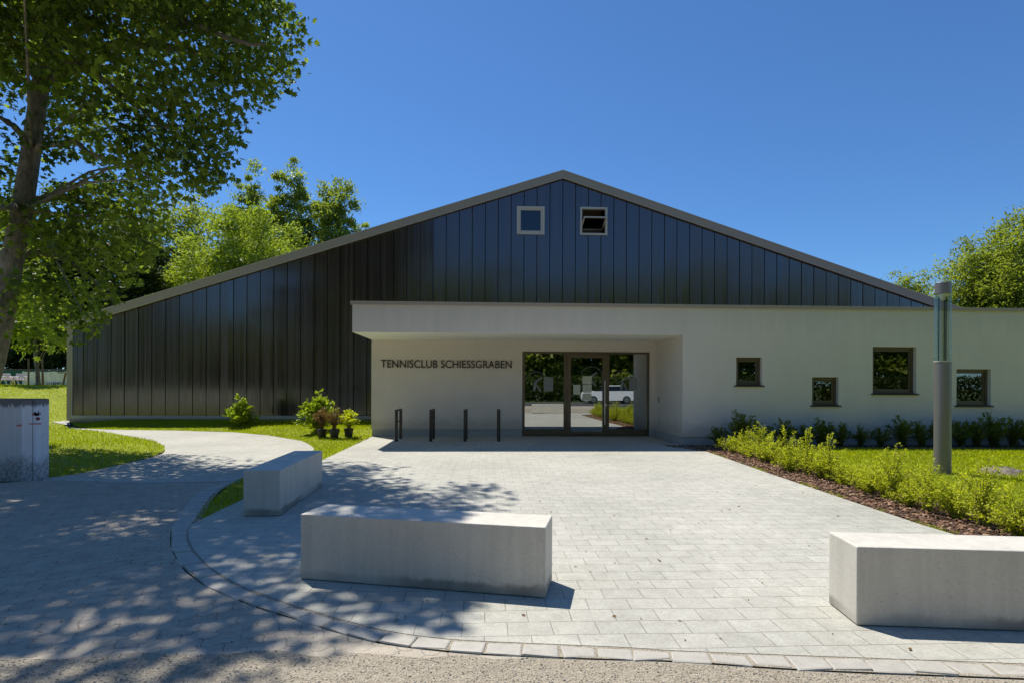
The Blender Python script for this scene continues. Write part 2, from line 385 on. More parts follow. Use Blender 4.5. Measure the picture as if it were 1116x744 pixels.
# ------------------------------------------------------------------ scattering many small faces in one mesh
def scatter_mesh(name, tv, tf, pos, X, Y, Z, scale, tone):
    """template tv/tf instanced at pos with axes X,Y,Z (n,3) and scale (n,) -> one mesh"""
    tv = np.asarray(tv, float); n = len(pos); k = len(tv)
    sc = scale if scale.ndim == 2 else np.repeat(scale[:, None], 3, 1)
    v = pos[:, None, :] + tv[None, :, 0:1]*X[:, None, :]*sc[:, None, 0:1] + tv[None, :, 1:2]*Y[:, None, :]*sc[:, None, 1:2] + tv[None, :, 2:3]*Z[:, None, :]*sc[:, None, 2:3]
    v = v.reshape(-1, 3)
    flat = np.concatenate([np.asarray(f) for f in tf]); cnt = np.array([len(f) for f in tf])
    loops = (flat[None, :] + (np.arange(n)*k)[:, None]).ravel()
    tot = np.tile(cnt, n); start = np.concatenate([[0], np.cumsum(tot)[:-1]])
    me = bpy.data.meshes.new(name)
    me.vertices.add(len(v)); me.vertices.foreach_set('co', v.ravel())
    me.loops.add(len(loops)); me.loops.foreach_set('vertex_index', loops.astype(np.int32))
    me.polygons.add(len(tot)); me.polygons.foreach_set('loop_start', start.astype(np.int32)); me.polygons.foreach_set('loop_total', tot.astype(np.int32))
    me.update(calc_edges=True); me.validate()
    a = me.attributes.new('tone', 'FLOAT', 'POINT'); a.data.foreach_set('value', np.repeat(tone, k).astype(np.float32))
    return me
def unit(a): return a/np.maximum(np.linalg.norm(a, axis=-1, keepdims=True), 1e-9)
def frames(dirs, up):
    """Y along dirs, Z near up"""
    Yv = unit(dirs); Xv = unit(np.cross(Yv, up)); Zv = np.cross(Xv, Yv); return Xv, Yv, Zv
# leaf shapes, Y is the length
LEAF_MAPLE = ([(0,0,0),(0.22,0.02,0.02),(0.52,0.22,0.0),(0.26,0.38,0.05),(0.5,0.72,0.0),(0.17,0.62,0.05),(0,1.0,-0.04),(-0.17,0.62,0.05),(-0.5,0.72,0.0),(-0.26,0.38,0.05),(-0.52,0.22,0.0),(-0.22,0.02,0.02)],
              [(0,1,2,3),(0,3,4,5),(0,5,6,7),(0,7,8,9),(0,9,10,11)])
LEAF_OVAL = ([(0,0,0),(0.24,0.35,0.06),(0.2,0.7,0.06),(0,1,0),(-0.2,0.7,0.06),(-0.24,0.35,0.06)], [(0,1,2,3),(0,3,4,5)])
LEAF_NARROW = ([(0,0,0),(0.13,0.4,0.04),(0,1,0),(-0.13,0.4,0.04)], [(0,1,2),(0,2,3)])
LEAF_TUFT = ([(0,0,0),(0.27,0.2,0.12),(0.12,0.62,-0.06),(0.06,1.05,0.1),(-0.3,0.72,0.02),(-0.2,0.28,0.14)], [(0,1,2,3),(0,3,4,5)])

def leafset(name, pos, dirs, shape, size, mat, parent=None, upbias=1.0, sizevar=0.35, inv=None, tone=None):
    n = len(pos); up = unit(np.array([0, 0, upbias]) + rng.normal(0, 0.55, (n, 3)))
    X, Y, Z = frames(dirs, up)
    sc = size*(1 + rng.uniform(-sizevar, sizevar, n))
    tone = np.clip(rng.beta(2, 2.4, n), 0, 1) if tone is None else tone
    if parent is not None and inv is None:
        mi = np.array(parent.matrix_basis.inverted()); pos = pos @ mi[:3, :3].T + mi[:3, 3]; X = X @ mi[:3, :3].T; Y = Y @ mi[:3, :3].T; Z = Z @ mi[:3, :3].T
    me = scatter_mesh(name, shape[0], shape[1], pos, X, Y, Z, sc, tone)
    return finish(me, name, mat, parent)

# ================================================================== THE GROUND
sheet('ground', [(-400, -300, 0), (400, -300, 0), (400, 700, 0), (-400, 700, 0)], M['far'], z=-0.014)
P2 = lambda lst, z=0: [G(x, y, z) for x, y in lst]

# edge of the plaza: from the wall's left end round the bend to the front right
left_edge = P2([(403.5,476.5),(352,501),(303,523.5),(267,543),(240,556),(218,567),(209.5,571.5),(206,576),(205.3,584),(208.5,594),(213.5,602),(227,616.5),(237,623.5),(262.7,638.5),(290,649),(320,660),(370,675),(420,687.5),(470,695),(520,699),(600,702.5),(680,706),(744,710),(927,717),(1116,724)])
left_edge = smoothline(left_edge, 4) + [Vector((8, 2.65, 0))]
right_edge = P2([(772,492.5),(808.4,505.3),(837.4,515.6),(878.5,529.5),(940,550.5),(1000,570.5),(1036,581.5),(1116,608)]) + [Vector((8.0, 3.4, 0))]
plaza_poly = left_edge + list(reversed(right_edge)) + [W(4.905,13.9), W(4.905,16.4), W(-3.35, 16.4)]
plaza_poly = [Vector((p[0], p[1], 0)) for p in plaza_poly]
sheet('plaza', plaza_poly, M['pavers'], z=0.008)

# old interlocking paving of the lane in front and on the left, gravel, verge and street behind the camera
kerb_o = P2([(262,521.5),(250,526),(228,537),(205,551),(193,564),(186.5,578),(185.5,590),(187.5,600),(200,620),(212,630),(227,640),(280,662),(333,678),(366.7,689),(420,702),(503,711.7),(580,716),(641.7,718.5),(744,721.7),(877,730.7),(1116,740.5)])
kerb_o = smoothline(kerb_o, 5) + [Vector((8, 2.5, 0))]
lane = [G(46,522.5), G(160,524.8)] + kerb_o + [Vector((8, -7, 0)), Vector((-30, -7, 0)), Vector((-30, 8.5, 0)), G(0,526)]
sheet('lane', lane, M['oldpav'], z=0.0)
gravel_px = [(-260,727),(-60,722),(0,717),(60,719),(120,714),(167,712),(230,714),(300,709),(345,716),(387,712),(430,715),(463,717.5),(503,714.5),(540,719)]
grav = smoothline(P2(gravel_px), 3) + P2([(580,717.5),(641.7,720),(744,723.2),(877,732.2),(1116,742.5)]) + [Vector((8, 2.46, 0)), Vector((8, -3, 0)), Vector((-9, -3, 0))]
sheet('gravel', grav, M['gravel'], z=0.006)
sheet('street', [(-60,-16,0),(60,-16,0),(60,-7,0),(-60,-7,0)], M['asphalt'], z=0.0)

# the new path that bends off to the left behind the lawn
path_near = P2([(262,522),(160,523.3),(46,521.3)])
path_left = P2([(86,516),(118,509),(140,504),(163,498.5),(177,493.5),(179.5,489),(174,484.5),(157,478.5),(130,473),(110,470),(95,468.3),(78,466.5)])
path_far = P2([(72,464.5),(95,466.8),(131,468),(190,468.8),(253.5,470.6),(292,474),(328,480),(338,484.8),(343,489.5),(338,496),(325,502),(300,510),(280,516)])
path_poly = path_near + smoothline(path_left, 3) + smoothline(path_far, 3)
sheet('path', path_poly, M['pathpav'], z=0.004)

# kerb stones as real blocks along the bend, and the flush strip between lane and path
def kerb_run(name, inner, outer, step, z0, z1, jit=0.012, gap=0.008):
    mb = MB()
    def resample(l, n):
        d = np.cumsum([0]+[(l[i+1]-l[i]).length for i in range(len(l)-1)]); t = np.linspace(0, d[-1], n)
        a = np.array([[p.x, p.y] for p in l]); return np.stack([np.interp(t, d, a[:, 0]), np.interp(t, d, a[:, 1])], 1)
    L = sum((inner[i+1]-inner[i]).length for i in range(len(inner)-1)); n = int(L/step)
    A = resample(inner, n+1); Bd = resample(outer, 1500); B = np.zeros_like(A)
    for i in range(n+1):
        t = A[min(i+1, n)]-A[max(i-1, 0)]; t = t/np.linalg.norm(t); r = Bd-A[i]
        B[i] = Bd[np.argmin(np.abs(r@t)*3+np.linalg.norm(r, axis=1)*.3)]
    for i in range(n):
        a0, a1, b0, b1 = A[i].copy(), A[i+1].copy(), B[i].copy(), B[i+1].copy()
        t = (a1-a0)/max(np.linalg.norm(a1-a0), 1e-6)*gap; t2 = (b1-b0)/max(np.linalg.norm(b1-b0), 1e-6)*gap
        j = rng.uniform(-jit, jit, 8)*0.4; h = z1 + rng.uniform(-0.006, 0.006, 4)
        a0 = a0+t; b0 = b0+t2
        mb.box8([(b0[0]+j[0],b0[1]+j[1],z0),(b1[0],b1[1]+j[2],z0),(a1[0],a1[1],z0),(a0[0],a0[1],z0),(b0[0]+j[0],b0[1]+j[1],h[0]),(b1[0],b1[1]+j[2],h[1]),(a1[0],a1[1],h[2]),(a0[0],a0[1],h[3])])
    return structure(mb.build(name, M['kerb'], bevel=0.012))
# the stone row lies between the plaza edge and its outer line
ki = smoothline(P2([(262,523.5),(241,531.5),(229.5,541),(221,555),(211,568.5),(205.8,575),(203.9,580),(203.6,586),(206.5,595.5),(212,604),(225.5,618),(236,625.5),(261,640.5),(319,662),(369,677),(419.5,689.3),(470,696.6),(520,700.8),(600,704.3),(680,707.7),(744,711.7),(927,718.8),(1116,725.8),(1250,731)]), 5)
ko = smoothline(P2([(250,525.5),(226,531.5),(209,543),(196,558),(189,571),(186.3,590),(188.5,600),(194,611),(201,619.5),(213,630),(228,639.5),(281,661.5),(334,677.5),(367.5,688.5),(421,701),(503,710.8),(580,715),(641.7,717.6),(744,720.8),(877,729.7),(1116,739.5),(1250,745)]), 5)
kerb_run('kerb', ki, ko, 0.205, -0.03, 0.012, 0.05, 0.006)
kin = [p + (p-min(ko, key=lambda q: (q-p).length)).normalized()*.05 for p in ki]
sheet('kerb_bed', [Vector((p.x, p.y, 0)) for p in kin]+[Vector((p.x, p.y, 0)) for p in reversed(ko)], M['gravel'], z=0.0055)
kerb_run('flush_kerb', P2([(46,521.4),(160,523.2),(262,521.3)]), P2([(46,523.6),(160,526.3),(258,524.6)]), 0.9, -0.02, 0.014, 0.003)

# lawns
def zt(x, y):
    x = np.asarray(x, float); y = np.asarray(y, float)
    ss = lambda a, b, t: (lambda q: q*q*(3-2*q))(np.clip((t-a)/(b-a), 0, 1))
    hill = 1.37*ss(18, 26.5, y)*ss(-14.8, -17.5, x)
    hill = np.maximum(hill, 1.37*ss(13, 26, y)*ss(-17, -22, x))
    return hill + 0.10*np.exp(-((x+9.6)**2+(y-12.2)**2)/3.5)
def lawn_surface(name, poly, step, zf, lift=0.0):
    xs = [p[0] for p in poly]; ys = [p[1] for p in poly]
    gx = np.arange(min(xs)-step, max(xs)+step, step); gy = np.arange(min(ys)-step, max(ys)+step, step)
    me = bpy.data.meshes.new(name); me.from_pydata([(p[0], p[1], 0) for p in poly], [], [tuple(range(len(poly)))]); me.update()
    import bmesh
    bm = bmesh.new(); bm.from_mesh(me)
    for x in gx[1:-1]: bmesh.ops.bisect_plane(bm, geom=bm.verts[:]+bm.edges[:]+bm.faces[:], plane_co=(x, 0, 0), plane_no=(1, 0, 0))
    for y in gy[1:-1]: bmesh.ops.bisect_plane(bm, geom=bm.verts[:]+bm.edges[:]+bm.faces[:], plane_co=(0, y, 0), plane_no=(0, 1, 0))
    for v in bm.verts: v.co.z = float(zf(v.co.x, v.co.y)) + lift
    for f in bm.faces:
        f.normal_update()
        if f.normal.z < 0: f.normal_flip()
    bm.to_mesh(me); bm.free(); me.polygons.foreach_set('use_smooth', [True]*len(me.polygons))
    return structure(finish(me, name, M['soil']))
def grass_blades(name, poly, density, hgt, zf, label, fade=None, tone_shift=0.0):
    xs = [p[0] for p in poly]; ys = [p[1] for p in poly]
    area = (max(xs)-min(xs))*(max(ys)-min(ys)); n = int(area*density)
    x = rng.uniform(min(xs), max(xs), n); y = rng.uniform(min(ys), max(ys), n)
    k = in_poly(x, y, poly); x, y = x[k], y[k]
    if fade is not None:
        k = rng.uniform(0, 1, len(x)) < fade(x, y); x, y = x[k], y[k]
    pos = np.stack([x, y, zf(x, y)], 1); n = len(pos)
    lean = np.stack([rng.normal(0, 0.45, n), rng.normal(0, 0.45, n), np.ones(n)], 1)
    X, Y, Z = frames(lean, rng.normal(0, 1, (n, 3)))
    patch = 0.5 + 0.5*np.sin(x*1.7+np.cos(y*2.3)*1.3)*np.cos(y*1.3+np.sin(x*0.9))
    h = hgt*rng.uniform(0.5, 1.35, n)*(0.8+0.4*patch)
    wdt = np.maximum(0.006, y*0.0009)*rng.uniform(0.7, 1.3, n)
    me = scatter_mesh(name, [(-0.5,0,0),(0.5,0,0),(0.32,0.55,0.12),(0,1,0.4),(-0.32,0.55,0.12)], [(0,1,2,3,4)], pos, X, Y, Z, np.stack([wdt, h, h], 1), np.clip(0.5*rng.beta(2, 2, n)+0.4*patch+0.05+tone_shift, 0, 1))
    return tag(finish(me, name, M['grass']), label, 'grass', kind='stuff')
wall_x = -7.36
lawnA = path_near[2:] + smoothline(path_left, 3) + [G(60,464), G(50,462), Vector((-60, 21, 0)), Vector((-60, 8.7, 0)), Vector((-7.4, 8.72, 0))]
lawnA_poly = [G(46.5,521)] + smoothline(path_left, 3) + [Vector((-15.6, 19.4, 0)), W(-14.85, 20.55), W(-14.9, 60), Vector((-70, 60, 0)), Vector((-70, 8.75, 0)), Vector((-7.5, 8.75, 0))]
lawn_surface('lawn', lawnA_poly, 1.0, zt, 0.0)
lawnB_px = [(403.5,476.5),(352,501),(303,523.5),(267,543),(240,556),(219,566.5),(210,570.5),(216,560),(228,548),(240,538),(250,529),(262,522),(280,516),(300,510),(325,502),(338,496),(343,489.5),(338,484.8),(328,480),(292,474),(253.5,470.6),(190,468.8),(131,468),(95,466.8)]
lawnB_poly = [G(x, y) for x, y in lawnB_px] + [W(-14.85, 20.55), W(-3.36, 20.55)]
edgeB = np.array([(p.x, p.y) for p in smoothline(path_far, 4)] + [(p.x, p.y) for p in left_edge[:14]])
def ztB(x, y):
    x = np.asarray(x, float); y = np.asarray(y, float)
    d = np.full(x.shape, 1e9)
    for ex, ey in edgeB: d = np.minimum(d, np.hypot(x-ex, y-ey))
    t = np.clip(d/1.5, 0, 1); e = np.clip((y-13.5)/1.5, 0, 1)
    return 0.17*t*t*(3-2*t)*e
lawn_surface('lawn', lawnB_poly, 0.4, ztB, 0.003)
bed_in = P2([(772,492.5),(808.4,505.3),(837.4,515.6),(878.5,529.5),(940,550.5),(1000,570.5),(1036,581.5),(1116,608)]) + [Vector((8.0, 3.4, 0))]
bed_out = [Vector((p.x+1.05, p.y+0.12, 0)) for p in bed_in]
mulch_poly = bed_in + list(reversed(bed_out)) + [W(25, 13.25), W(25, 13.9), W(4.22, 13.9)]
mulch_poly = bed_in + [Vector((9.1, 3.5, 0))] + list(reversed(bed_out))[1:-1] + [Vector((bed_out[0].x, 13.25, 0)), W(25, 12.75), W(25, 13.9), W(4.22, 13.9)]
sheet('mulch_bed', mulch_poly, M['mulchbase'], z=0.002)
lawnC_poly = list(reversed(bed_out))[:-1] + [Vector((bed_out[0].x, 13.2, 0)), W(25, 12.78), Vector((26, 3.0, 0)), Vector((9.3, 3.0, 0))]
ztC = lambda x, y: 0.012 + 0*np.asarray(x, float)
lawn_surface('lawn', lawnC_poly, 1.5, ztC)

# ================================================================== THE HALL WITH THE DARK GABLE
D1, D2, D3d = 13.87, 16.15, 20.6
s_l, _ = S(73.4, 420, D3d); s_ridge, z_ridge = S(613.7, 186.2, D3d-0.12); _, z_e = S(99, 341.6, D3d-0.12); s_e, _ = S(99, 341.6, D3d-0.12)
slope = (z_ridge - z_e)/(s_ridge - s_e); z_l = z_ridge - slope*(s_ridge - s_l); s_rr = 2*s_ridge - s_l
hall = empty('tennis_hall', W(s_ridge, D3d, 0), 'large low pitched sports hall with a dark glossy panelled gable facing the plaza', 'building')
roofz = lambda s: z_ridge - slope*abs(s - s_ridge)
VH = 0.25
# windows of the gable: s0,s1,z0,z1
gw = []
for (x0, y0, x1, y1) in ((563.2,225.8,593.4,255.7), (632,226.6,661.8,256.5)):
    a, zb = S(x0, y1, D3d); b, ztp = S(x1, y0, D3d); gw.append((a, b, zb, ztp))
tz = S(80, 452.0, D3d)[1]; tz0 = S(80, 456.0, D3d)[1]
mb = MB(); pw = 0.478; s = s_l + 0.19
off = (S(613, 300, D3d)[0] - s) % pw
edges = []; x = s + off
while x > s + 0.02: x -= pw
x += pw; edges = [s]
while x < s_rr - 0.2: edges.append(x); x += pw
edges.append(s_rr - 0.19)
zr = lambda q: roofz(q) - 0.14
def strip(a, b, za, zb, tilt, ga=0.014, gb=0.014):
    """one cladding panel with slightly rolled-back long edges; zb None = up to the roof"""
    a2, b2 = a+ga, b-gb; d0 = D3d
    za_l = za_r = za
    tl = zr(a2) if zb is None else zb; trr = zr(b2) if zb is None else zb
    e = min(0.02, (b2-a2)*0.3); m_ = (a+b)/2; da = d0 + tilt*(a2-TC[0])/TC[1]*2; db = d0 + tilt*(b2-TC[0])/TC[1]*2
    mid_top = lambda q: zr(q) if zb is None else zb
    cols = [(a2, da), (b2, db)]
    for (q0, e0), (q1, e1) in zip(cols[:-1], cols[1:]):
        pts = [W(q0, e0, za), W(q1, e1, za), W(q1, e1, mid_top(q1)), W(q0, e0, mid_top(q0))]
        if zb is None and (q0 - s_ridge)*(q1 - s_ridge) < 0:
            t = (s_ridge-q0)/(q1-q0); pts = [pts[0], pts[1], pts[2], W(s_ridge, e0+(e1-e0)*t, zr(s_ridge)), pts[3]]
        mb.quad(*pts)
for a, b in zip(edges[:-1], edges[1:]):
    tilt = random.gauss(0, 0.0030); cuts = [a, b]; TC = ((a+b)/2, b-a)
    for w in gw:
        for q in (w[0], w[1]):
            if a + 0.01 < q < b - 0.01: cuts.append(q)
    cuts.sort()
    for c0, c1 in zip(cuts[:-1], cuts[1:]):
        m = (c0+c1)/2; hit = [w for w in gw if w[0] < m < w[1]]
        ga = .014 if c0 == a else 0; gb = .014 if c1 == b else 0
        if hit: strip(c0, c1, tz, hit[0][2], tilt, ga, gb); strip(c0, c1, hit[0][3], None, tilt, ga, gb)
        else: strip(c0, c1, tz, None, tilt, ga, gb)
mb.build('gable_cladding', M['clad'], hall)
mb = MB()                                   # backing behind the seams, with the window holes left open
bk = D3d + 0.03
ss_ = sorted([s_l+0.1, s_rr-0.1, s_ridge] + [q for w in gw for q in w[:2]])
for a, b in zip(ss_[:-1], ss_[1:]):
    m = (a+b)/2; hit = [w for w in gw if w[0] < m < w[1]]
    if hit:
        mb.quad(W(a,bk,0.3), W(b,bk,0.3), W(b,bk,hit[0][2]), W(a,bk,hit[0][2])); mb.quad(W(a,bk,hit[0][3]), W(b,bk,hit[0][3]), W(b,bk,zr(b)), W(a,bk,zr(a)))
    else: mb.quad(W(a,bk,0.3), W(b,bk,0.3), W(b,bk,zr(b)), W(a,bk,zr(a)))
mb.build('backing_wall', M['dark'], hall)
mb = MB()                                   # side and rear walls
mb.quad(W(s_l+0.05,D3d+0.1,0.0), W(s_l+0.05,60,0.0), W(s_l+0.05,60,z_l-0.1), W(s_l+0.05,D3d+0.1,z_l-0.1))
mb.quad(W(s_rr-0.05,D3d+0.1,0.0), W(s_rr-0.05,60,0.0), W(s_rr-0.05,60,z_l-0.1), W(s_rr-0.05,D3d+0.1,z_l-0.1))
mb.quad(W(s_l+.05,60,0), W(s_rr-.05,60,0), W(s_rr-.05,60,z_l-.1), W(s_ridge,60,z_ridge-.1), W(s_l+.05,60,z_l-.1))
mb.build('side_wall', M['roof'], hall)
def gable_band(d0, d1, t0, t1, s0, s1, mat, name, parent):
    mb = MB()
    for a, b in ((s0, s_ridge), (s_ridge, s1)):
        mb.box8([W(a,d0,roofz(a)-t1), W(b,d0,roofz(b)-t1), W(b,d1,roofz(b)-t1), W(a,d1,roofz(a)-t1), W(a,d0,roofz(a)-t0), W(b,d0,roofz(b)-t0), W(b,d1,roofz(b)-t0), W(a,d1,roofz(a)-t0)])
    return mb.build(name, mat, parent)
roof = gable_band(D3d+0.05, 60.2, 0.0, 0.12, s_l-0.02, s_rr+0.02, M['roof'], 'roof', hall)
gable_band(D3d-0.12, D3d+0.046, -0.015, VH, s_l-0.04, s_rr+0.04, M['trim'], 'verge', roof)
gable_band(D3d-0.135, D3d-0.122, -0.03, -0.002, s_l-0.05, s_rr+0.05, M['palegrey'], 'verge_cap', roof)
gable_band(D3d-0.126, D3d-0.05, VH, VH+0.02, s_l+0.1, s_rr-0.1, M['palegrey'], 'verge_drip', roof)
mb = MB(); mb.box(s_l, s_l+0.15, D3d-0.04, D3d+0.09, tz0-0.06, z_l-VH+0.03, W); mb.build('corner_trim', M['trim'], hall, 0.006)
mb = MB(); mb.box(s_l+0.152, s_l+0.185, D3d-0.03, D3d+0.02, tz, z_l-VH+0.06, W); mb.box(s_l+0.152, s_rr-0.2, D3d-0.035, D3d+0.02, tz0+0.02, tz-0.004, W); mb.build('edge_trim', M['palegrey'], hall)
mb = MB(); mb.box(s_l+0.06, s_rr-0.06, D3d+0.02, D3d+0.3, -0.2, tz0-0.01, W); mb.build('foundation', M['found'], hall)
mb = MB(); mb.box(s_l+0.152, s_rr-0.2, D3d-0.02, D3d+0.019, tz0-0.06, tz0+0.016, W); mb.build('base_trim', M['trim'], hall)
# gable windows
def ring(mb, s0, s1, z0, z1, w, d0, d1, fn=W):
    mb.box(s0, s0+w, d0, d1, z0, z1, fn); mb.box(s1-w, s1, d0, d1, z0, z1, fn)
    mb.box(s0+w, s1-w, d0, d1, z0, z0+w, fn); mb.box(s0+w, s1-w, d0, d1, z1-w, z1, fn)
for i, (a, b, z0, z1) in enumerate(gw):
    mb = MB(); ring(mb, a, b, z0, z1, 0.075, D3d-0.05, D3d+0.1)
    win = mb.build('window', M['gframe'], hall, 0.004)
    if i == 0:
        mb = MB(); ring(mb, a+0.078, b-0.078, z0+0.078, z1-0.078, 0.062, D3d-0.03, D3d+0.04); mb.build('sash', M['gframe'], win, 0.004)
        mb = MB(); mb.box(a+0.138, b-0.138, D3d+0.0, D3d+0.012, z0+0.138, z1-0.138, W); mb.build('pane', M['gglass'], win)
        mb = MB(); mb.box(a+0.08, b-0.08, D3d+0.06, D3d+0.07, z0+0.08, z1-0.08, W); mb.build('dark_backing', M['clad'], win)  # dark sheet added behind the pane, standing in for the unlit interior
        win['label'] = 'closed square gable window'
    else:
        win['label'] = 'gable window with its pivot sash tilted open'
        zm = (z0+z1)/2 - 0.07; c0, c1 = a+0.082, b-0.082; th = R(74); L = (z1-z0)/2-0.085
        def tilt(x, y, z):                  # sash plane turned about the middle rail
            return W(x, D3d+0.02 + y*math.cos(th) - z*math.sin(th), zm + z*math.cos(th) + y*math.sin(th))
        mb = MB(); ring(mb, c0, c1, -L, L, 0.05, -0.02, 0.02, tilt); mb.build('sash', M['gframe'], win, 0.003)
        mb = MB(); mb.box(c0+0.045, c1-0.045, -0.005, 0.005, -L+0.045, L-0.045, tilt); mb.build('pane', M['wglass'], win)
        mb = MB(); mb.box(a+0.076, b-0.076, D3d+0.75, D3d+0.8, z0-0.3, z1+0.6, W); mb.build('inner_beam', M['wood'], win)

# ================================================================== THE RENDERED ENTRANCE WING
sL, _ = S(384, 345, D1); sR, _ = S(743.9, 420, D1); zC = S(560, 363.4, D1)[1]; zT = S(560, 331.5, D1)[1]; sEnd = 26.0
wing = empty('entrance_wing', W((sL+sR)/2, D1, 0), 'low light grey rendered wing with deep entrance recess and small square windows', 'building')
PZ = 0.21
wins = []
for (x0, y0, x1, y1) in ((802.3,389.2,830.5,419), (885,410.7,914,440.7), (951,378,998.7,428), (1042.3,402,1080,441)):
    a, zb = S(x0, y1, D1); b, ztp = S(x1, y0, D1); wins.append((a, b, zb, ztp))
mb = MB()
def wall_grid(mb, d, s0, s1, z0, z1, holes):
    se = sorted(set([s0, s1]+[q for h in holes for q in h[:2]])); ze = sorted(set([z0, z1]+[q for h in holes for q in h[2:]]))
    for a, b in zip(se[:-1], se[1:]):
        for c, e in zip(ze[:-1], ze[1:]):
            if any(h[0] < (a+b)/2 < h[1] and h[2] < (c+e)/2 < h[3] for h in holes): continue
            mb.quad(W(a,d,c), W(b,d,c), W(b,d,e), W(a,d,e))
def reveal(mb, h, d0, d1, bottom=True):
    a, b, c, e = h
    mb.quad(W(a,d0,c), W(a,d1,c), W(a,d1,e), W(a,d0,e)); mb.quad(W(b,d0,c), W(b,d0,e), W(b,d1,e), W(b,d1,c))
    mb.quad(W(a,d0,e), W(a,d1,e), W(b,d1,e), W(b,d0,e))
    if bottom: mb.quad(W(a,d0,c), W(b,d0,c), W(b,d1,c), W(a,d1,c))
wall_grid(mb, D1, sR, sEnd, PZ, zT, wins)
for h in wins: reveal(mb, h, D1, D1+0.22)
wall_grid(mb, D1, sL, sR, zC, zT, [])                                     # canopy face
mb.quad(W(sL,D1,zC), W(sL,D2,zC), W(sL,D2,zT), W(sL,D1,zT))             # canopy flank
mb.quad(W(sR,D1,PZ), W(sR,D2,PZ), W(sR,D2,zC), W(sR,D1,zC))             # side of the recess
dl, zdt = S(569.3, 382.5, D2); dr, _ = S(708.4, 382.5, D2)
door_h = (dl, dr, 0.0, zdt)
wall_grid(mb, D2, sL, sR, PZ, zC, [(dl, dr, PZ, zdt)])
reveal(mb, (dl, dr, PZ, zdt), D2, D2+0.3, False)
mb.quad(W(sL,D2,PZ), W(sL,D3d-0.04,PZ), W(sL,D3d-0.04,zT), W(sL,D2,zT))
mb.quad(W(sEnd,D1,0), W(sEnd,D3d,0), W(sEnd,D3d,zT), W(sEnd,D1,zT))
mb.quad(W(sL,D1,PZ), W(sR,D1,PZ), W(sR,D1,PZ), W(sL,D1,PZ)) if False else None
mb.quad(W(sR,D1,PZ), W(sEnd,D1,PZ), W(sEnd,D1+0.03,PZ), W(sR,D1+0.03,PZ)); mb.quad(W(sR,D1,PZ), W(sR+0.03,D1,PZ), W(sR+0.03,D2,PZ), W(sR,D2,PZ))
mb.quad(W(sL,D2,PZ), W(dl,D2,PZ), W(dl,D2+0.03,PZ), W(sL,D2+0.03,PZ)); mb.quad(W(dr,D2,PZ), W(sR,D2,PZ), W(sR,D2+0.03,PZ), W(dr,D2+0.03,PZ))
wl = mb.build('wall', M['stucco'], wing)
mb = MB(); mb.quad(W(sL,D1,zC), W(sR,D1,zC), W(sR,D2,zC), W(sL,D2,zC)); mb.build('soffit', M['soffit'], wing)
mb = MB(); mb.box(sR+0.025, sEnd, D1+0.025, D1+0.08, -0.1, PZ-0.002, W); mb.box(sR+0.025, sR+0.08, D1+0.083, D2+0.02, -0.1, PZ-0.002, W)
mb.box(sL+0.02, dl-0.002, D2+0.025, D2+0.1, -0.1, PZ-0.002, W); mb.box(dr+0.002, sR+0.022, D2+0.025, D2+0.1, -0.1, PZ-0.002, W)
mb.box(sL+0.02, sL+0.08, D2+0.11, D3d-0.05, -0.1, PZ-0.002, W)
mb.build('plinth', M['plinth'], wing)
mb = MB(); mb.quad(W(sL+0.02,D1+0.02,zT-0.15), W(sEnd,D1+0.02,zT-0.15), W(sEnd,D3d-0.04,zT-0.15), W(sL+0.02,D3d-0.04,zT-0.15)); mb.build('roof', M['roof'], wing)
mb = MB(); mb.box(sL-0.045, sEnd+0.05, D1-0.045, D1+0.3, zT, zT+0.028, W); mb.box(sL-0.045, sEnd+0.05, D1-0.045, D1-0.04, zT-0.055, zT-0.001, W)
mb.box(sL-0.045, sL-0.04, D1-0.038, D3d-0.15, zT-0.055, zT-0.001, W); mb.box(sL-0.045, sL+0.25, D1+0.302, D3d-0.14, zT, zT+0.028, W)
mb.build('coping', M['trim'], wing, 0.003)
mb = MB()                                   # inside: floor, back wall, partitions so the panes look into a room
mb.quad(W(sL+.1,D2+.05,0.01), W(sEnd,D2+.05,0.01), W(sEnd,D3d-.1,0.01), W(sL+.1,D3d-.1,0.01))
mb.quad(W(sL+.1,D3d-.1,0), W(sEnd,D3d-.1,0), W(sEnd,D3d-.1,3.2), W(sL+.1,D3d-.1,3.2))
mb.build('interior_wall', M['inner'], wing)
wl_lab = ['small square window left of the three others', 'small square window set low', 'large square window', 'square window behind the lamp post']
for (a, b, z0, z1), lab in zip(wins, wl_lab):
    f = 0.06; d0, d1 = D1+0.10, D1+0.17
    mb = MB(); ring(mb, a+0.002, b-0.002, z0+0.002, z1-0.002, f, d0, d1)
    w = mb.build('window', M['frame'], wing, 0.004); w['label'] = lab
    mb = MB(); ring(mb, a+f+0.003, b-f-0.003, z0+f+0.003, z1-f-0.003, 0.045, d0+0.02, d1-0.006); mb.build('sash', M['frame'], w, 0.004)
    mb = MB(); mb.box(a+f+0.04, b-f-0.04, d0+0.04, d0+0.05, z0+f+0.04, z1-f-0.04, W); mb.build('pane', M['wglass'], w)
    mb = MB(); mb.box(a-0.05, b+0.05, D1-0.045, D1-0.003, z0-0.045, z0-0.012, W); mb.box(a+0.003, b-0.003, D1-0.003, D1+0.1, z0-0.03, z0+0.0, W); mb.build('sill', M['steel'], w, 0.003)
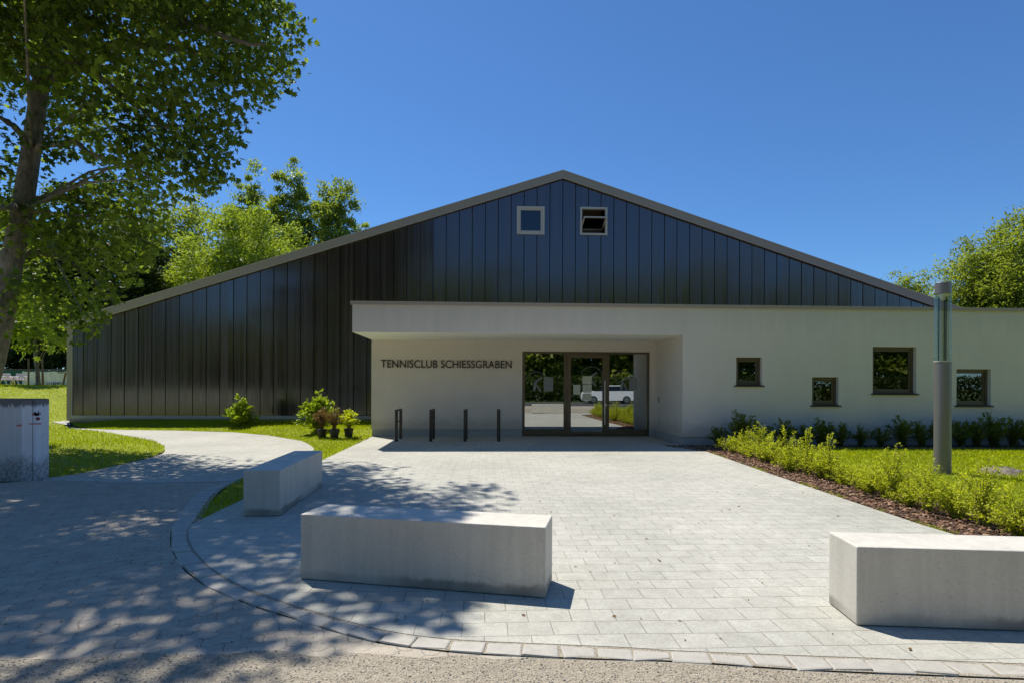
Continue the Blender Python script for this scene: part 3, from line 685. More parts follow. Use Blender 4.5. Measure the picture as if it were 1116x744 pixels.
# glazed entrance
def fs(x, y): return S(x, y, D2)
f0, f1 = D2+0.06, D2+0.14
zb = lambda y: fs(640, y)[1]
X = [fs(q, 430)[0] for q in (569.3, 571.0, 614.8, 618.2, 622.4, 656.8, 660.6, 664.4, 707.0, 708.4)]
mb = MB()
mb.box(dl+.002, dr-.002, f0, f1, zdt-0.055, zdt-0.002, W); mb.box(dl+.002, X[1]+.03, f0, f1, 0.02, zdt-0.057, W); mb.box(X[8]-.03, dr-.002, f0, f1, 0.02, zdt-0.057, W)
mb.box(X[2], X[3], f0-.01, f1, 0.02, zdt-0.057, W); mb.box(X[6]+.02, X[7], f0-.01, f1, 0.02, zdt-0.057, W)
mb.box(X[1]+.032, X[2]-.002, f0, f1, 0.02, zb(467.5), W); mb.box(X[7]+.002, X[8]-.032, f0, f1, 0.02, zb(467.5), W)
ent = mb.build('entrance_glazing', M['frame'], wing, 0.004)
mb = MB(); mb.box(X[1]+.032, X[2]-.002, f0+.03, f0+.045, zb(467.5)+.002, zdt-0.058, W); mb.build('pane', M['glass'], ent)
mb = MB(); mb.box(X[7]+.002, X[8]-.032, f0+.03, f0+.045, zb(467.5)+.002, zdt-0.058, W); mb.build('pane', M['glass'], ent)
mb = MB(); ring(mb, X[3]+.003, X[6]+.017, 0.03, zdt-0.06, X[4]-X[3], f0-.02, f1-.02)
door = mb.build('entrance_door', M['frame'], wing, 0.005)
mb = MB(); mb.box(X[4]-.005, X[5]+.005+.02, f0+.01, f0+.025, 0.03+(X[4]-X[3])-.005, zdt-.06-(X[4]-X[3])+.005, W); mb.build('pane', M['glass'], door)
hs = (X[5]+X[6])/2+.01
mb = MB(); mb.tube([W(hs,f0-.09,zb(462)),W(hs,f0-.09,zb(414))], 0.017, 10)
for y in (458, 440, 418): mb.tube([W(hs,f0-.09,zb(y)),W(hs,f0-.02,zb(y))], 0.012, 8)
mb.build('handle', M['chrome'], door, smooth=True)
mb = MB(); mb.tube([W(hs+.04,f0-.045,zb(441)),W(hs+.04,f0-.018,zb(441))], 0.03, 14); mb.build('lock', M['chrome'], door, smooth=True)
for y in (394, 430, 461):
    mb = MB(); mb.tube([W(X[3]-.02,f0-.035,zb(y+5)),W(X[3]-.02,f0-.035,zb(y-5))], 0.018, 10); mb.build('hinge', M['frame'], door, smooth=True)
mb = MB()
def sheet_on(mb, x0, y0, x1, y1, d):
    a, z1 = fs(x0, y0); b, z0 = fs(x1, y1); mb.box(a, b, d-.004, d, z0, z1, W)
for r in ((635.3,409.4,645.3,418.2), (635.3,418.8,645.3,427.4), (625.2,418.8,632.8,429.6), (635.3,428.2,645,436)):
    mb = MB(); sheet_on(mb, *r, f0+.006); nt = mb.build('notice', M['paper'], door)
    mb = MB()
    for k in range(4):
        yy = r[1]+1.6+k*(r[3]-r[1]-2)/4; sheet_on(mb, r[0]+1.2, yy, r[2]-1.4-(k % 2)*1.5, yy+.5, f0+.001)
    mb.build('printed_lines', M['ink'], nt)
for r in ((593,410.5,603.2,426), (686.3,411,695.5,424.5)):
    mb = MB(); sheet_on(mb, *r, f0+.026); mb.build('notice', M['frost'], ent)
# the clear ring-and-player emblem on the panes
for (cx, cy, rr, par, dd) in ((585, 418, 13.2, ent, f0+.026), (645, 412.5, 13.2, door, f0+.006), (680, 417, 12.0, ent, f0+.026)):
    mb = MB(); c = fs(cx, cy); rm = (fs(cx+rr, cy)[0]-c[0])
    for k in range(26):
        t0 = R(150)-k*R(7.5); t1 = t0-R(6.9)
        for ra, rb in ((rm-.007, rm+.007),):
            mb.quad(W(c[0]+ra*math.cos(t0),dd,c[1]+ra*math.sin(t0)), W(c[0]+ra*math.cos(t1),dd,c[1]+ra*math.sin(t1)), W(c[0]+rb*math.cos(t1),dd,c[1]+rb*math.sin(t1)), W(c[0]+rb*math.cos(t0),dd,c[1]+rb*math.sin(t0)))
    q = lambda x, z: W(c[0]+x*rm, dd, c[1]+z*rm)
    for pl in ([(-.3,-.6),(-.12,-.6),(.05,.0),(-.08,.3),(-.22,.1)], [(.02,-.15),(.14,-.1),(.42,-.6),(.26,-.6)], [(-.1,.1),(.1,.18),(.5,.5),(.44,.58),(.02,.36)]):
        mb.quad(*[q(*p) for p in pl])
    mb.build('emblem', M['frost'], par)
# intercom on the wall of the recess
ic = 15.75; zi = 1.10
mb = MB(); mb.box(sR-0.03, sR-0.002, ic-.055, ic+.055, zi-.09, zi+.09, W); icm = mb.build('intercom', M['chrome'], wing, 0.005)
mb = MB(); mb.box(sR-0.034, sR-0.031, ic-.035, ic+.035, zi-.07, zi+.07, W); mb.build('screen', M['ink'], icm)
# lettering
def text_mesh(txt, name, s0, s1, zc, d, mat, parent, ext=0.012, H_CAP=None):
    cu = bpy.data.curves.new(name, 'FONT'); cu.body = txt; cu.extrude = ext; cu.size = 1; cu.offset = 0.004; cu.space_character = 1.02
    to = bpy.data.objects.new('tmp_text', cu); COL.objects.link(to); dg = bpy.context.evaluated_depsgraph_get()
    me = bpy.data.meshes.new_from_object(to.evaluated_get(dg)); bpy.data.objects.remove(to)
    xs = [v.co.x for v in me.vertices]; ys = [v.co.y for v in me.vertices]
    k = (s1-s0)/(max(xs)-min(xs)); ky = (H_CAP/(max(ys)-min(ys)) if H_CAP else k)
    inv = parent.matrix_basis.inverted()
    for v in me.vertices:
        v.co = inv @ W(s0+(v.co.x-min(xs))*k, d - v.co.z, zc+(v.co.y-(max(ys)+min(ys))/2)*ky)
    me.materials.clear(); return finish(me, name, mat, parent)
t0, zt0 = fs(415.2, 395.9); t1, _ = fs(557.6, 395.9)
text_mesh('TENNISCLUB SCHIESSGRABEN', 'lettering', t0, t1, zt0, D2-0.02, M['letters'], wing, H_CAP=fs(415, 391.7)[1]-fs(415, 400.1)[1])
# curtain inside, right pane
mb = MB(); a, b = fs(690, 430)[0], fs(707, 430)[0]; n = 60
for i in range(n):
    q0 = a+(b-a)*i/n; q1 = a+(b-a)*(i+1)/n; w0 = .035*math.sin(i*1.1); w1 = .035*math.sin((i+1)*1.1)
    mb.quad(W(q0,D2+.32+w0,.03), W(q1,D2+.32+w1,.03), W(q1,D2+.32+w1,zdt+.1), W(q0,D2+.32+w0,zdt+.1))
tag(mb.build('curtain', M['curtain'], smooth=True), 'grey pleated curtain hanging inside the right entrance pane', 'curtain')

# ================================================================== BIKE STANDS
def bike_stand(pxf, pyf, pxb, first=None, label=''):
    p = G(pxf, pyf); ln = 0.72
    r = empty('bike_stand', p, label, 'bike stand', 'bike stands by the entrance wall', ANG)
    fn = lambda x, y, z: p + Vector((x*ca - y*sa, x*sa + y*ca, z))
    h = 0.0
    for y in (0, ln): 
        mb = MB(); mb.box(-.04, .04, y-.012, y+.012, -.05, 0.84, fn); mb.build('post', M['steel'], r, 0.004)
    mb = MB(); mb.box(-.03, .03, .014, ln-.014, .80, .838, fn); mb.box(-.02, .02, .014, ln-.014, .50, .53, fn); mb.build('rail', M['steel'], r, 0.003)
    return r
for (x, y, lab) in ((432.0, 480.8, 'leftmost bronze bike stand on the sunlit edge of the recess'), (469.5, 481.0, 'bronze bike stand below the C of CLUB in the wall lettering'), (506.8, 481.0, 'bronze bike stand below the middle of SCHIESSGRABEN'), (543.6, 481.0, 'bronze bike stand closest to the glazed entrance')):
    bike_stand(x, y, x, None, lab)

# ================================================================== CONCRETE BENCHES
def bench(pts, h, label):
    """pts: four ground corners"""
    c = sum(pts, Vector())/4; mb = MB(); z0 = 0.012
    n = [p for p in pts]
    mb.box8([Vector((p.x, p.y, z0)) for p in n]+[Vector((p.x, p.y, h)) for p in n])
    v = [(a[0]-c.x, a[1]-c.y, a[2]) for a in mb.v]; mb.v = v
    o = mb.build('concrete_bench', M['bench'], None, 0.009, seg=3); o.location = (c.x, c.y, 0)
    return tag(o, label, 'bench', 'plain concrete block benches')
def fourth(a, b, wdt):
    t = (b-a).normalized(); n = Vector((-t.y, t.x, 0)); return [a, b, b+n*wdt, a+n*wdt]
def mk(a, b, h, lab, wdt=0.375): bench(fourth(Vector((a.x,a.y,0)), Vector((b.x,b.y,0)), wdt), h, lab)
mk(G(327.1,631.9), G(594.5,653.2), 0.507, 'long concrete block bench at the front, half in tree shade')
mk(G(305.0,562.6), G(351.2,529.6), 0.527, 'concrete block bench standing end on beside the small grass strip, all in tree shade', 0.40)
fa = G(933.7, 682.8); fb = fa + Vector((math.cos(R(-3.2+7.6)), math.sin(R(-3.2+7.6)), 0))*1.9
VPx = 606.0; th = math.atan((VPx-558)/608)     # its short sides run to this vanishing point
tdir = Vector((math.cos(-th), math.sin(-th), 0))
mk(fa, fa+tdir*1.9, 0.502, 'sunlit concrete block bench cut by the right edge, beside the mulch bed', 0.36)

# ================================================================== LAMP POST
lp = G(1027, 516); lamp = empty('lamp_post', lp, 'grey cylindrical lamp post with clear glass head rising from the golden shrubs', 'lamp post')
rl = 0.125; sc = lp.y/608
zl = lambda y: H + (420.9-y)*sc
mb = MB(); mb.cyl(lp.x, lp.y, -0.05, zl(394.5), rl, 48); mb.build('column', M['lamp'], lamp, 0.004, smooth=True)
mb = MB(); mb.cyl(lp.x, lp.y, zl(394.3), zl(392.8), rl+0.004, 48); mb.build('collar', M['palegrey'], lamp, smooth=True)
mb = MB(); mb.tube([(lp.x,lp.y,zl(392.7)),(lp.x,lp.y,zl(320.5))], rl-0.004, 48, cap=False); mb.tube([(lp.x,lp.y,zl(320.6)),(lp.x,lp.y,zl(392.6))], rl-0.012, 48, cap=False); mb.build('glass_tube', M['lglass'], lamp, smooth=True)
mb = MB(); mb.cyl(lp.x, lp.y, zl(320.4), zl(308.2), rl-0.006, 48); mb.build('cap', M['lamp'], lamp, 0.006, smooth=True)
for k in range(3):
    a = R(35+120*k); mb = MB(); mb.cyl(lp.x+  .06*math.cos(a), lp.y+.06*math.sin(a), zl(392.8), zl(320.4), 0.009, 10); mb.build('rod', M['steel'], lamp, smooth=True)
mb = MB(); mb.tube([(lp.x,lp.y,zl(320.6)),(lp.x,lp.y,zl(323)),(lp.x,lp.y,zl(327))], [0.09, 0.075, 0.03], 24); mb.build('reflector', M['white'], lamp, smooth=True)

# ================================================================== OLD CONCRETE WALL ON THE LEFT
wy = G(35, 523.2).y; wx = G(46, 520.8).x; wx0 = G(35,523.2).x; wz = H - (434.2-416.7)*wy/608
cw = empty('concrete_wall', (wx0, wy, 0), 'weathered grey concrete wall with mossy top and pink spray marks beside the lane', 'wall')
mb = MB(); mb.box(-22, wx0, wy, wy+0.27, -0.1, wz); mb.build('wall_face', M['oldwall'], cw, 0.012)
mb = MB(); mb.box(wx0+0.002, wx0+0.035, wy+0.002, wy+0.272, -0.1, wz-0.004); mb.build('wall_end', M['oldwall_end'], cw, 0.01)
mb = MB(); mb.box(wx0-0.16, wx0-0.0, wy-0.003, wy-0.0005, -0.1, wz-0.03); mb.build('pale_strip', M['oldwall_end'], cw)
def blot(pts, nm, mat):
    mb = MB(); mb.quad(*[Vector((D3(x, y, wy-.006).x, wy-.006, D3(x, y, wy-.006).z)) for x, y in pts]); mb.build(nm, mat, cw)
blot([(17,463.5),(19,462.3),(22,461.8),(24.5,462.4),(23.5,463.8),(20,464.2)], 'spray_mark', M['redmark'])
blot([(30,460.8),(38,460.6),(45.4,460.4),(45.4,461.8),(38,462),(33,461.9)], 'spray_mark', M['redmark'])
blot([(34.5,451),(37,449.5),(41,450),(45.2,449.5),(45.2,451),(40,451.6),(36,452.6)], 'spray_mark', M['redmark'])
blot([(38.5,455),(41,453.8),(43.4,454.6),(43.8,456.5),(41.5,457.8),(39.2,457)], 'red_blot', M['redsplat'])
blot([(36,450),(38.5,448),(40.5,450.5),(42,446),(43,452),(39,453)], 'red_blot', M['dark'])

# ================================================================== FAR LEFT: FENCE, BANNER, CHAIRS, SAPLING
FY = 32.0
def fz(x): return float(zt(x, FY))
f0x, f1x = -60, D3(76,410,FY).x+2
fence = empty('fence', (D3(15,410,FY).x, FY, fz(-28)), 'low fence covered in dark green screening across the top of the lawn', 'fence')
mb = MB(); mb.box(f0x, f1x, FY, FY+.01, 1.36, 2.22); mb.build('screen_cloth', M['screen'], fence)
xx = f0x
while xx < f1x:
    mb = MB(); mb.cyl(xx, FY+.04, 1.2, 2.3, .025, 8); mb.build('post', M['steel'], fence); xx += 2.5
mb = MB(); mb.tube([(f0x,FY+.04,2.25),(f1x,FY+.04,2.25)], .018, 8); mb.build('rail', M['steel'], fence)
ba = D3(24.5,410,FY-.08).x; bb = D3(76,410,FY-.08).x; nb = 40
mb = MB()
for i in range(nb):
    for j in range(6):
        def q(i, j):
            x = ba+(bb-ba)*i/nb; t = j/6; sag = .05*math.sin(i*.9+j*.5)*(.3+t) + .02*math.sin(i*2.3); top = 2.16-.04*abs(math.sin(i*math.pi/13))
            return (x, FY-.1+sag*.6, 1.34+(top-1.34)*t)
        mb.quad(q(i,j), q(i+1,j), q(i+1,j+1), q(i,j+1))
bn = mb.build('banner', M['banner'], smooth=True); 
bn2 = tag(bn, 'long off white cloth banner hung on the far fence', 'banner')
bl0 = D3(49.5,418,FY-.2).x; bl1 = D3(66,418,FY-.2).x
mb = MB(); wl_ = (bl1-bl0)/4.6; lt = 1.53
for k, g in enumerate('IUND'):
    x0 = bl0+k*wl_*1.15; y_ = FY-.2; b_ = wl_*.22; zb_ = 1.3
    bars = {'I': [(0.35,.35+.22)], 'U': [(0,.22),(.63,.85)], 'N': [(0,.22),(.63,.85)], 'D': [(0,.22),(.63,.85)]}[g]
    for u0, u1 in bars: mb.box(x0+u0*wl_, x0+u1*wl_, y_, y_+.01, zb_, lt)
    if g == 'D': mb.box(x0+.22*wl_, x0+.63*wl_, y_, y_+.01, lt-.07, lt)
    if g == 'N': mb.box8([Vector((x0+.221*wl_,y_,lt-.1)),Vector((x0+.629*wl_,y_,zb_)),Vector((x0+.629*wl_,y_+.01,zb_)),Vector((x0+.221*wl_,y_+.01,lt-.1)),Vector((x0+.221*wl_,y_,lt)),Vector((x0+.629*wl_,y_,zb_+.1)),Vector((x0+.629*wl_,y_+.01,zb_+.1)),Vector((x0+.221*wl_,y_+.01,lt))])
mb.build('lettering', M['ink'], bn)

def garden_chair(px, Y, rz, label):
    base = Vector((D3(px, 418, Y).x, Y, float(zt(D3(px,418,Y).x, Y))))
    r = empty('garden_chair', base, label, 'chair', 'pale garden chairs by the green screen', rz)
    c, s_ = math.cos(rz), math.sin(rz)
    fn = lambda x, y, z: base + Vector((x*c - y*s_, x*s_ + y*c, z*.66))
    for sx in (-1, 1):
        mb = MB(); mb.tube([fn(sx*.27,-.3,0),fn(sx*.27,-.12,.42),fn(sx*.27,-.16,.64)], .028, 8); mb.build('leg', M['pinkwhite'], r, smooth=True)
        mb = MB(); mb.tube([fn(sx*.27,.36,0),fn(sx*.27,.2,.42),fn(sx*.25,.32,.72)], .028, 8); mb.build('leg', M['pinkwhite'], r, smooth=True)
        mb = MB(); mb.tube([fn(sx*.29,-.2,.62),fn(sx*.3,-.26,.66),fn(sx*.3,-.1,.67),fn(sx*.29,.3,.66)], .032, 8); mb.build('armrest', M['pinkwhite'], r, smooth=True)
    mb = MB()
    for k in range(5): mb.box(-.25, .25, -.22+k*.1, -.22+k*.1+.085, .40, .425, fn)
    mb.build('seat', M['pinkwhite'], r, 0.006)
    mb = MB()
    for k in range(5): mb.box8([fn(-.23+k*.095,.22,.44),fn(-.15+k*.095,.22,.44),fn(-.15+k*.095,.25,.44),fn(-.23+k*.095,.25,.44),fn(-.23+k*.095,.37,.95),fn(-.15+k*.095,.37,.95),fn(-.15+k*.095,.4,.95),fn(-.23+k*.095,.4,.95)])
    mb.build('backrest', M['pinkwhite'], r, 0.006)
garden_chair(10.5, 29.5, R(70), 'pale garden chair seen from the side against the green screen')
garden_chair(20.5, 29.9, R(25), 'pale slatted garden chair touching the left end of the banner')
# red and orange marker board at the frame edge
mbp = D3(0.5, 412, 29.5); r = empty('marker_board', (mbp.x, 29.5, 1.37), 'small red and orange board on a post at the left edge', 'sign')
mb = MB(); mb.cyl(mbp.x, 29.53, 1.3, 2.1, .02, 8); mb.build('post', M['steel'], r)
mb = MB(); mb.box(mbp.x-.12, mbp.x+.12, 29.49, 29.51, D3(0,409.5,29.5).z, D3(0,406.5,29.5).z); mb.build('red_panel', M['red'], r)
mb = MB(); mb.box(mbp.x-.12, mbp.x+.1, 29.49, 29.51, D3(0,413,29.5).z, D3(0,410.3,29.5).z); mb.build('orange_panel', M['orange'], r)
# picnic bench
pb = D3(73, 419, 28.5); pbz = float(zt(pb.x, 28.5)); r = empty('picnic_table', (pb.x, 28.5, pbz), 'wooden picnic table half hidden by the hall corner', 'table')
mb = MB()
for k in range(4): mb.box(pb.x-.27, pb.x+1.5, 28.2+k*.17, 28.2+k*.17+.15, pbz+.62, pbz+.665)
mb.build('tabletop', M['wood'], r, .005)
for xo in (.05, 1.2):
    mb = MB(); mb.tube([(pb.x+xo+.12,28.2,pbz+.62),(pb.x+xo-.06,28.25,pbz)], .045, 6); mb.tube([(pb.x+xo+.12,28.7,pbz+.62),(pb.x+xo-.06,28.65,pbz)], .045, 6); mb.build('leg', M['wood'], r)

# ------------------------------------------------------------------ vegetation builders
def ellipsoid_clumps(ells, n, shell=0.55):
    """clump centres inside a union of ellipsoids (cx,cy,cz,rx,ry,rz), more of them near the skin"""
    vol = np.array([e[3]*e[4]*e[5] for e in ells]); pick = rng.choice(len(ells), n, p=vol/vol.sum())
    d = unit(rng.normal(0, 1, (n, 3))); rad = rng.uniform(0, 1, n)**(shell/1.6)
    E = np.array(ells)[pick]; return E[:, :3] + d*rad[:, None]*E[:, 3:], d
def tree(name, base, ells, n_clump, per, csize, leaf, mat, label, cat='tree', group=None, trunk_r=0.25, trunk_h=None, bark=None, shape=LEAF_TUFT, limbs=9, keep=None, trunk_top=None):
    r = empty(name, base, label, cat, group)
    top = trunk_top or Vector((ells[0][0], ells[0][1], ells[0][2]+ells[0][5]*0.4))
    b = Vector(base); mb = MB()
    tp = [b + (top-b)*t + Vector((.12*math.sin(t*5+b.x), .12*math.cos(t*4+b.y), 0))*min(1, t*2) for t in (0, .04, .15, .3, .5, .7, .85, 1)]
    mb.tube(tp, [trunk_r*q for q in (1.5, 1.15, 1, .9, .72, .5, .3, .1)], 12)
    cl, dd = ellipsoid_clumps(ells, n_clump)
    for i in rng.choice(len(cl), min(limbs, len(cl)), replace=False):
        c = Vector(cl[i]); t = min(.9, max(.25, (c.z-b.z-1.0)/max(.1, top.z-b.z)*.75)); p0 = b+(top-b)*t
        mid = p0.lerp(c, .5)+Vector((0, 0, (c-p0).length*.08)); mb.tube([p0, mid, c], [trunk_r*.34*(1-t*.5), trunk_r*.2, trunk_r*.05], 7)
    mb.build('trunk', bark or M['barkd'], r, smooth=True)
    cen = np.repeat(cl, per, 0); dirs = np.repeat(dd, per, 0)
    cs = np.repeat(csize*rng.uniform(.6, 1.4, len(cl)), per)
    pos = cen + rng.normal(0, 1, cen.shape)*cs[:, None]*np.array([.5, .5, .36])
    tone = np.clip(np.repeat(rng.normal(.45, .17, len(cl)), per) + rng.normal(0, .16, len(cen)), 0, 1)
    d2 = unit(dirs + rng.normal(0, .8, dirs.shape) + np.array([0, 0, -.25]))
    if keep is not None:
        k = keep(pos); pos, d2, tone = pos[k], d2[k], tone[k]
    leafset('crown', pos, d2, shape, leaf, mat, r, tone=tone)
    return r

# ================================================================== THE BIG MAPLE
bnd_y = [-400, -60, -30, 0, 18, 40, 62, 95, 108, 125, 145, 165, 192, 207, 222, 238, 262, 300, 335, 368, 385, 400]
bnd_x = [430, 415, 330, 306, 336, 337, 334, 326, 303, 285, 268, 260, 256, 245, 200, 186, 184, 158, 122, 106, 70, -50]
def maple_keep(pos):
    x, y = proj(pos); lim = np.interp(y, bnd_y, bnd_x) + 7*np.sin(y*.33)+4*np.sin(y*.9+x*.2)
    ok = (x < lim)
    gap = ((x-82)/26)**2 + ((y-186)/13)**2 < 1                       # sky shows between the low limbs and the branches above
    gap |= ((x-8)/14)**2 + ((y-130)/12)**2 < 1
    tr = (y > 98) & (y < 245) & (np.abs(x - np.interp(y, [98, 245], [42, 22])) < 13) & (pos[:, 1] < 12.3)
    h = pos[:, 2]; sx, sy = pos[:, 0]+.315*h, np.maximum(.5, pos[:, 1]-.37*h)          # where the leaf's shadow lands
    qx, qy = proj(np.stack([sx, sy, 0*sx], 1)); jit = 6*np.sin(qy*.5+qx*.13)
    sb = np.interp(qy, [493, 497, 503, 508, 522, 545, 556, 575, 640, 690, 700, 712, 744, 800], [60, 345, 405, 470, 530, 578, 556, 545, 530, 505, 425, 375, 330, 250])
    ok &= (qx < sb+jit) | (qy > 900)
    return ok & ~(gap & (rng.uniform(0, 1, len(x)) < .9)) & ~(tr & (rng.uniform(0, 1, len(x)) < .85))
mb_ = Vector((-11.75, 12.0, 0))
maple = empty('maple_tree', mb_, 'big maple with overhanging crown at the left edge shading the lane', 'tree')
tk = [mb_, D3(-33,470,12), D3(-8,392,12), D3(3,345,12), D3(13,285,12), D3(24,230,12), D3(34,165,12), D3(44,95,12), D3(58,40,12), D3(70,0,12), D3(85,-80,11.8), D3(95,-170,11.5)]
mb = MB(); mb.tube(tk, [.34,.25,.22,.21,.20,.19,.175,.16,.145,.13,.1,.04], 16)
tkv = [Vector(p) for p in tk]
main = [  # visible limbs, from the photograph
    [tk[8], D3(95,50,11.6), D3(130,47,11.2), D3(170,52,10.8), D3(215,60,10.3)],
    [tk[8], D3(110,30,11.8), D3(150,42,11.7), D3(205,55,11.5), D3(262,62,11.2)],
    [tk[7], D3(70,68,11.6), D3(98,75,11.3), D3(140,110,10.9), D3(180,140,10.7)],
    [tk[9], D3(120,5,11.2), D3(165,12,10.6), D3(230,35,10.1), D3(290,50,9.8)],
    [tk[9], D3(40,-30,11), D3(-30,-60,10)], [tk[9], D3(120,-60,10.8), D3(200,-120,9.8), D3(290,-160,9.2)],
    [tk[10], D3(160,-160,10.5), D3(240,-260,9.5)], [tk[6], D3(20,140,11.4), D3(-20,120,10.8)],
    [tk[5], D3(60,215,12.5), D3(110,225,12.8), D3(160,240,13)], [tk[4], D3(50,275,12.6), D3(95,300,12.8), D3(125,330,12.6)],
    [tk[5], D3(10,225,11.2), D3(-30,230,10.6)], [tk[6], D3(75,155,11.4), D3(115,175,11.0), D3(160,190,10.8)]]
for l in main:
    l = smoothline([Vector(p) for p in l], 4); n = len(l); w0 = random.uniform(.07, .11)
    mb.tube([p+Vector((random.gauss(0,.03),random.gauss(0,.03),random.gauss(0,.03))) for p in l], [w0*(1-i/n*.8) for i in range(n)], 8)
cl = []
px_rows = {18: (15,60,110,160,210,255,295,318), 65: (20,90,135,180,225,265,300,318), 105: (75,120,165,205,245,285), 140: (100,140,180,215,248), 170: (130,170,205,240), 195: (-10,150,185,215,243), 225: (-5,100,140,172), 250: (-10,60,100,140,170), 280: (-10,45,85,120,155), 312: (5,40,80,115,130), 340: (40,70,90,105), 362: (60,80,92)}
for y, xs in px_rows.items():
    for x in xs:
        for _ in range(1):
            Y = (11.0 if y < 200 else 12.6) + random.uniform(-1.6, 1.2); cl.append(D3(x+random.gauss(0,7), y+random.gauss(0,7), Y))
low = len(cl)
ell_m = [(-4.7, 8.6, 10.2, 2.3, 2.0, 1.8), (-5.3, 7.3, 9.8, 2.4, 1.8, 1.7), (-8.3, 8.0, 9.5, 4.2, 2.4, 2.6), (-7.9, 10.4, 10.8, 4.6, 4.0, 3.8), (-10.6, 11.5, 9.5, 3.5, 3.2, 4.5), (-5.2, 9.9, 10.3, 3.0, 3.0, 2.2), (-8.5, 8.2, 9.0, 3.4, 2.2, 2.6)]
c2, _ = ellipsoid_clumps(ell_m, 330, .7)
cl = np.concatenate([np.array([tuple(p) for p in cl]), c2])
cx_, cy_ = proj(cl); k = (cx_ < np.interp(cy_, bnd_y, bnd_x)-6); cl = cl[k]
for i in rng.choice(len(cl), 70, replace=False):
    c = Vector(cl[i]); p0 = min(tkv[5:], key=lambda p: (p-c).length+abs(p.z-(c.z-1))*.6)
    mid = p0.lerp(c, .5)+Vector((0, 0, .25)); mb.tube([p0, mid, c], [.04, .022, .007], 6)
mb.build('trunk', M['bark'], maple, smooth=True)
cx_, cy_ = proj(cl)
per_i = np.where((cy_ < -35) | (cx_ < -40), 200, np.where(cy_ > 215, 230, 195))
cen = np.repeat(cl, per_i, 0); csz = np.repeat(rng.uniform(.34, .66, len(cl)), per_i)
pos = cen + rng.normal(0, 1, cen.shape)*csz[:, None]*np.array([.75, .75, .5])
tone = np.clip(np.repeat(rng.normal(.42, .2, len(cl)), per_i)+rng.normal(0, .22, len(cen)), 0, 1)
k = maple_keep(pos); pos, tone = pos[k], tone[k]
dd = unit(rng.normal(0, 1, pos.shape)+np.array([0, 0, -.5]))
leafset('crown', pos, dd, LEAF_MAPLE, .108, M['maple'], maple, sizevar=.5, upbias=.6, tone=tone)

# ================================================================== TREES BEHIND THE HALL AND WING
def px_tree(name, px, ytop, Y, rpx, mat, label, nclump=90, per=70, leaf=.34, csz=1.0, low=0.25, poplar=False, group=None, extra=()):
    c = D3(px, ytop, Y); rad = rpx*Y/608; top = c.z; zb_ = top*low
    hz = (top-zb_)/2; e = [(c.x, Y, zb_+hz, rad*.85, rad*.85, hz*.92)]
    if not poplar: e += [(c.x+rad*.4, Y-.2*rad, zb_+hz*.8, rad*.6, rad*.6, hz*.62), (c.x-rad*.45, Y, zb_+hz*.75, rad*.55, rad*.6, hz*.6), (c.x+.1*rad, Y-.3*rad, zb_+hz*1.35, rad*.5, rad*.5, hz*.5)]
    else: e = [(c.x, Y, top*.42, rad*.85, rad*.85, top*.32)] + [(c.x+dx*rad, Y+dy*rad, top*hh*.62, rad*.44, rad*.44, top*hh*.40) for dx, dy, hh in ((0,0,1), (-.42,-.3,.93), (.4,-.35,.95), (-.7,.1,.82), (.72,.1,.84), (.1,-.6,.9))]
    z0 = float(zt(c.x, Y)) if c.x < 0 else 0.0
    return tree(name, (c.x, Y, z0), e, nclump, per, csz, leaf, mat, label, trunk_r=.22+rad*.03, group=group)
px_tree('broadleaf_tree', 270, 219, 44, 84, M['bright'], 'round bright green tree rising just behind the hall roof slope', 440, 125, .20, .75, .15)
px_tree('poplar_tree', 276, 178, 78, 20, M['poplar'], 'leftmost slender poplar in the row of three behind the bright tree', 420, 100, .34, .8, .2, True)
px_tree('poplar_tree', 319, 175, 80, 27, M['poplar'], 'tall middle poplar of the three behind the hall roof', 520, 100, .34, .8, .2, True)
px_tree('poplar_tree', 367, 191, 79, 32, M['poplar'], 'rightmost poplar of the three, lowest top, beside the roof slope', 520, 100, .34, .8, .2, True)
px_tree('broadleaf_tree', 205, 207, 56, 48, M['mid'], 'mid green tree between the maple crown and the bright round tree', 380, 50, .28, 1.2, .15)
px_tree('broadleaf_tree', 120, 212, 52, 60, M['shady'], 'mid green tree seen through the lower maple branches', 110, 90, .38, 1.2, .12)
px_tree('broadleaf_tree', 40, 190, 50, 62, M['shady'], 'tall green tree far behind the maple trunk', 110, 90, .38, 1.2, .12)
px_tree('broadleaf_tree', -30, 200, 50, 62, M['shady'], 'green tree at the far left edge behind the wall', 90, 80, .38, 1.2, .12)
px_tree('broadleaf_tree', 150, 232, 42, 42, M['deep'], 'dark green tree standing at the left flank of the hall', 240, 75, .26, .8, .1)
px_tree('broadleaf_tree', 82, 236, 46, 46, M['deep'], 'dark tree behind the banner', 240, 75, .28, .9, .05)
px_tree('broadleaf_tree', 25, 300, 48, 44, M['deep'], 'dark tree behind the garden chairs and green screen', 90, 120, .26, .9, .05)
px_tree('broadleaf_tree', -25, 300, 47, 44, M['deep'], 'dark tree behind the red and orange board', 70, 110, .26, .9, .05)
px_tree('young_tree', 162, 311, 27, 6, M['laurel'], 'small light green treetop showing over the hall roof edge', 12, 60, .16, .35, .5)
px_tree('broadleaf_tree', 1122, 216, 40, 48, M['mid'], 'tallest tree at the right edge behind the wing', 330, 90, .19, .9, .15)
px_tree('broadleaf_tree', 1056, 252, 43, 36, M['mid'], 'rounded tree behind the lamp post and wing roof', 260, 90, .19, .9, .15)
px_tree('broadleaf_tree', 1092, 248, 48, 30, M['mid'], 'tree between the rounded one and the tallest one on the right', 220, 90, .19, .9, .15)
px_tree('broadleaf_tree', 990, 284, 50, 38, M['mid'], 'low yellow green treetop where the hall roof meets the wing', 190, 70, .19, .7, .15)
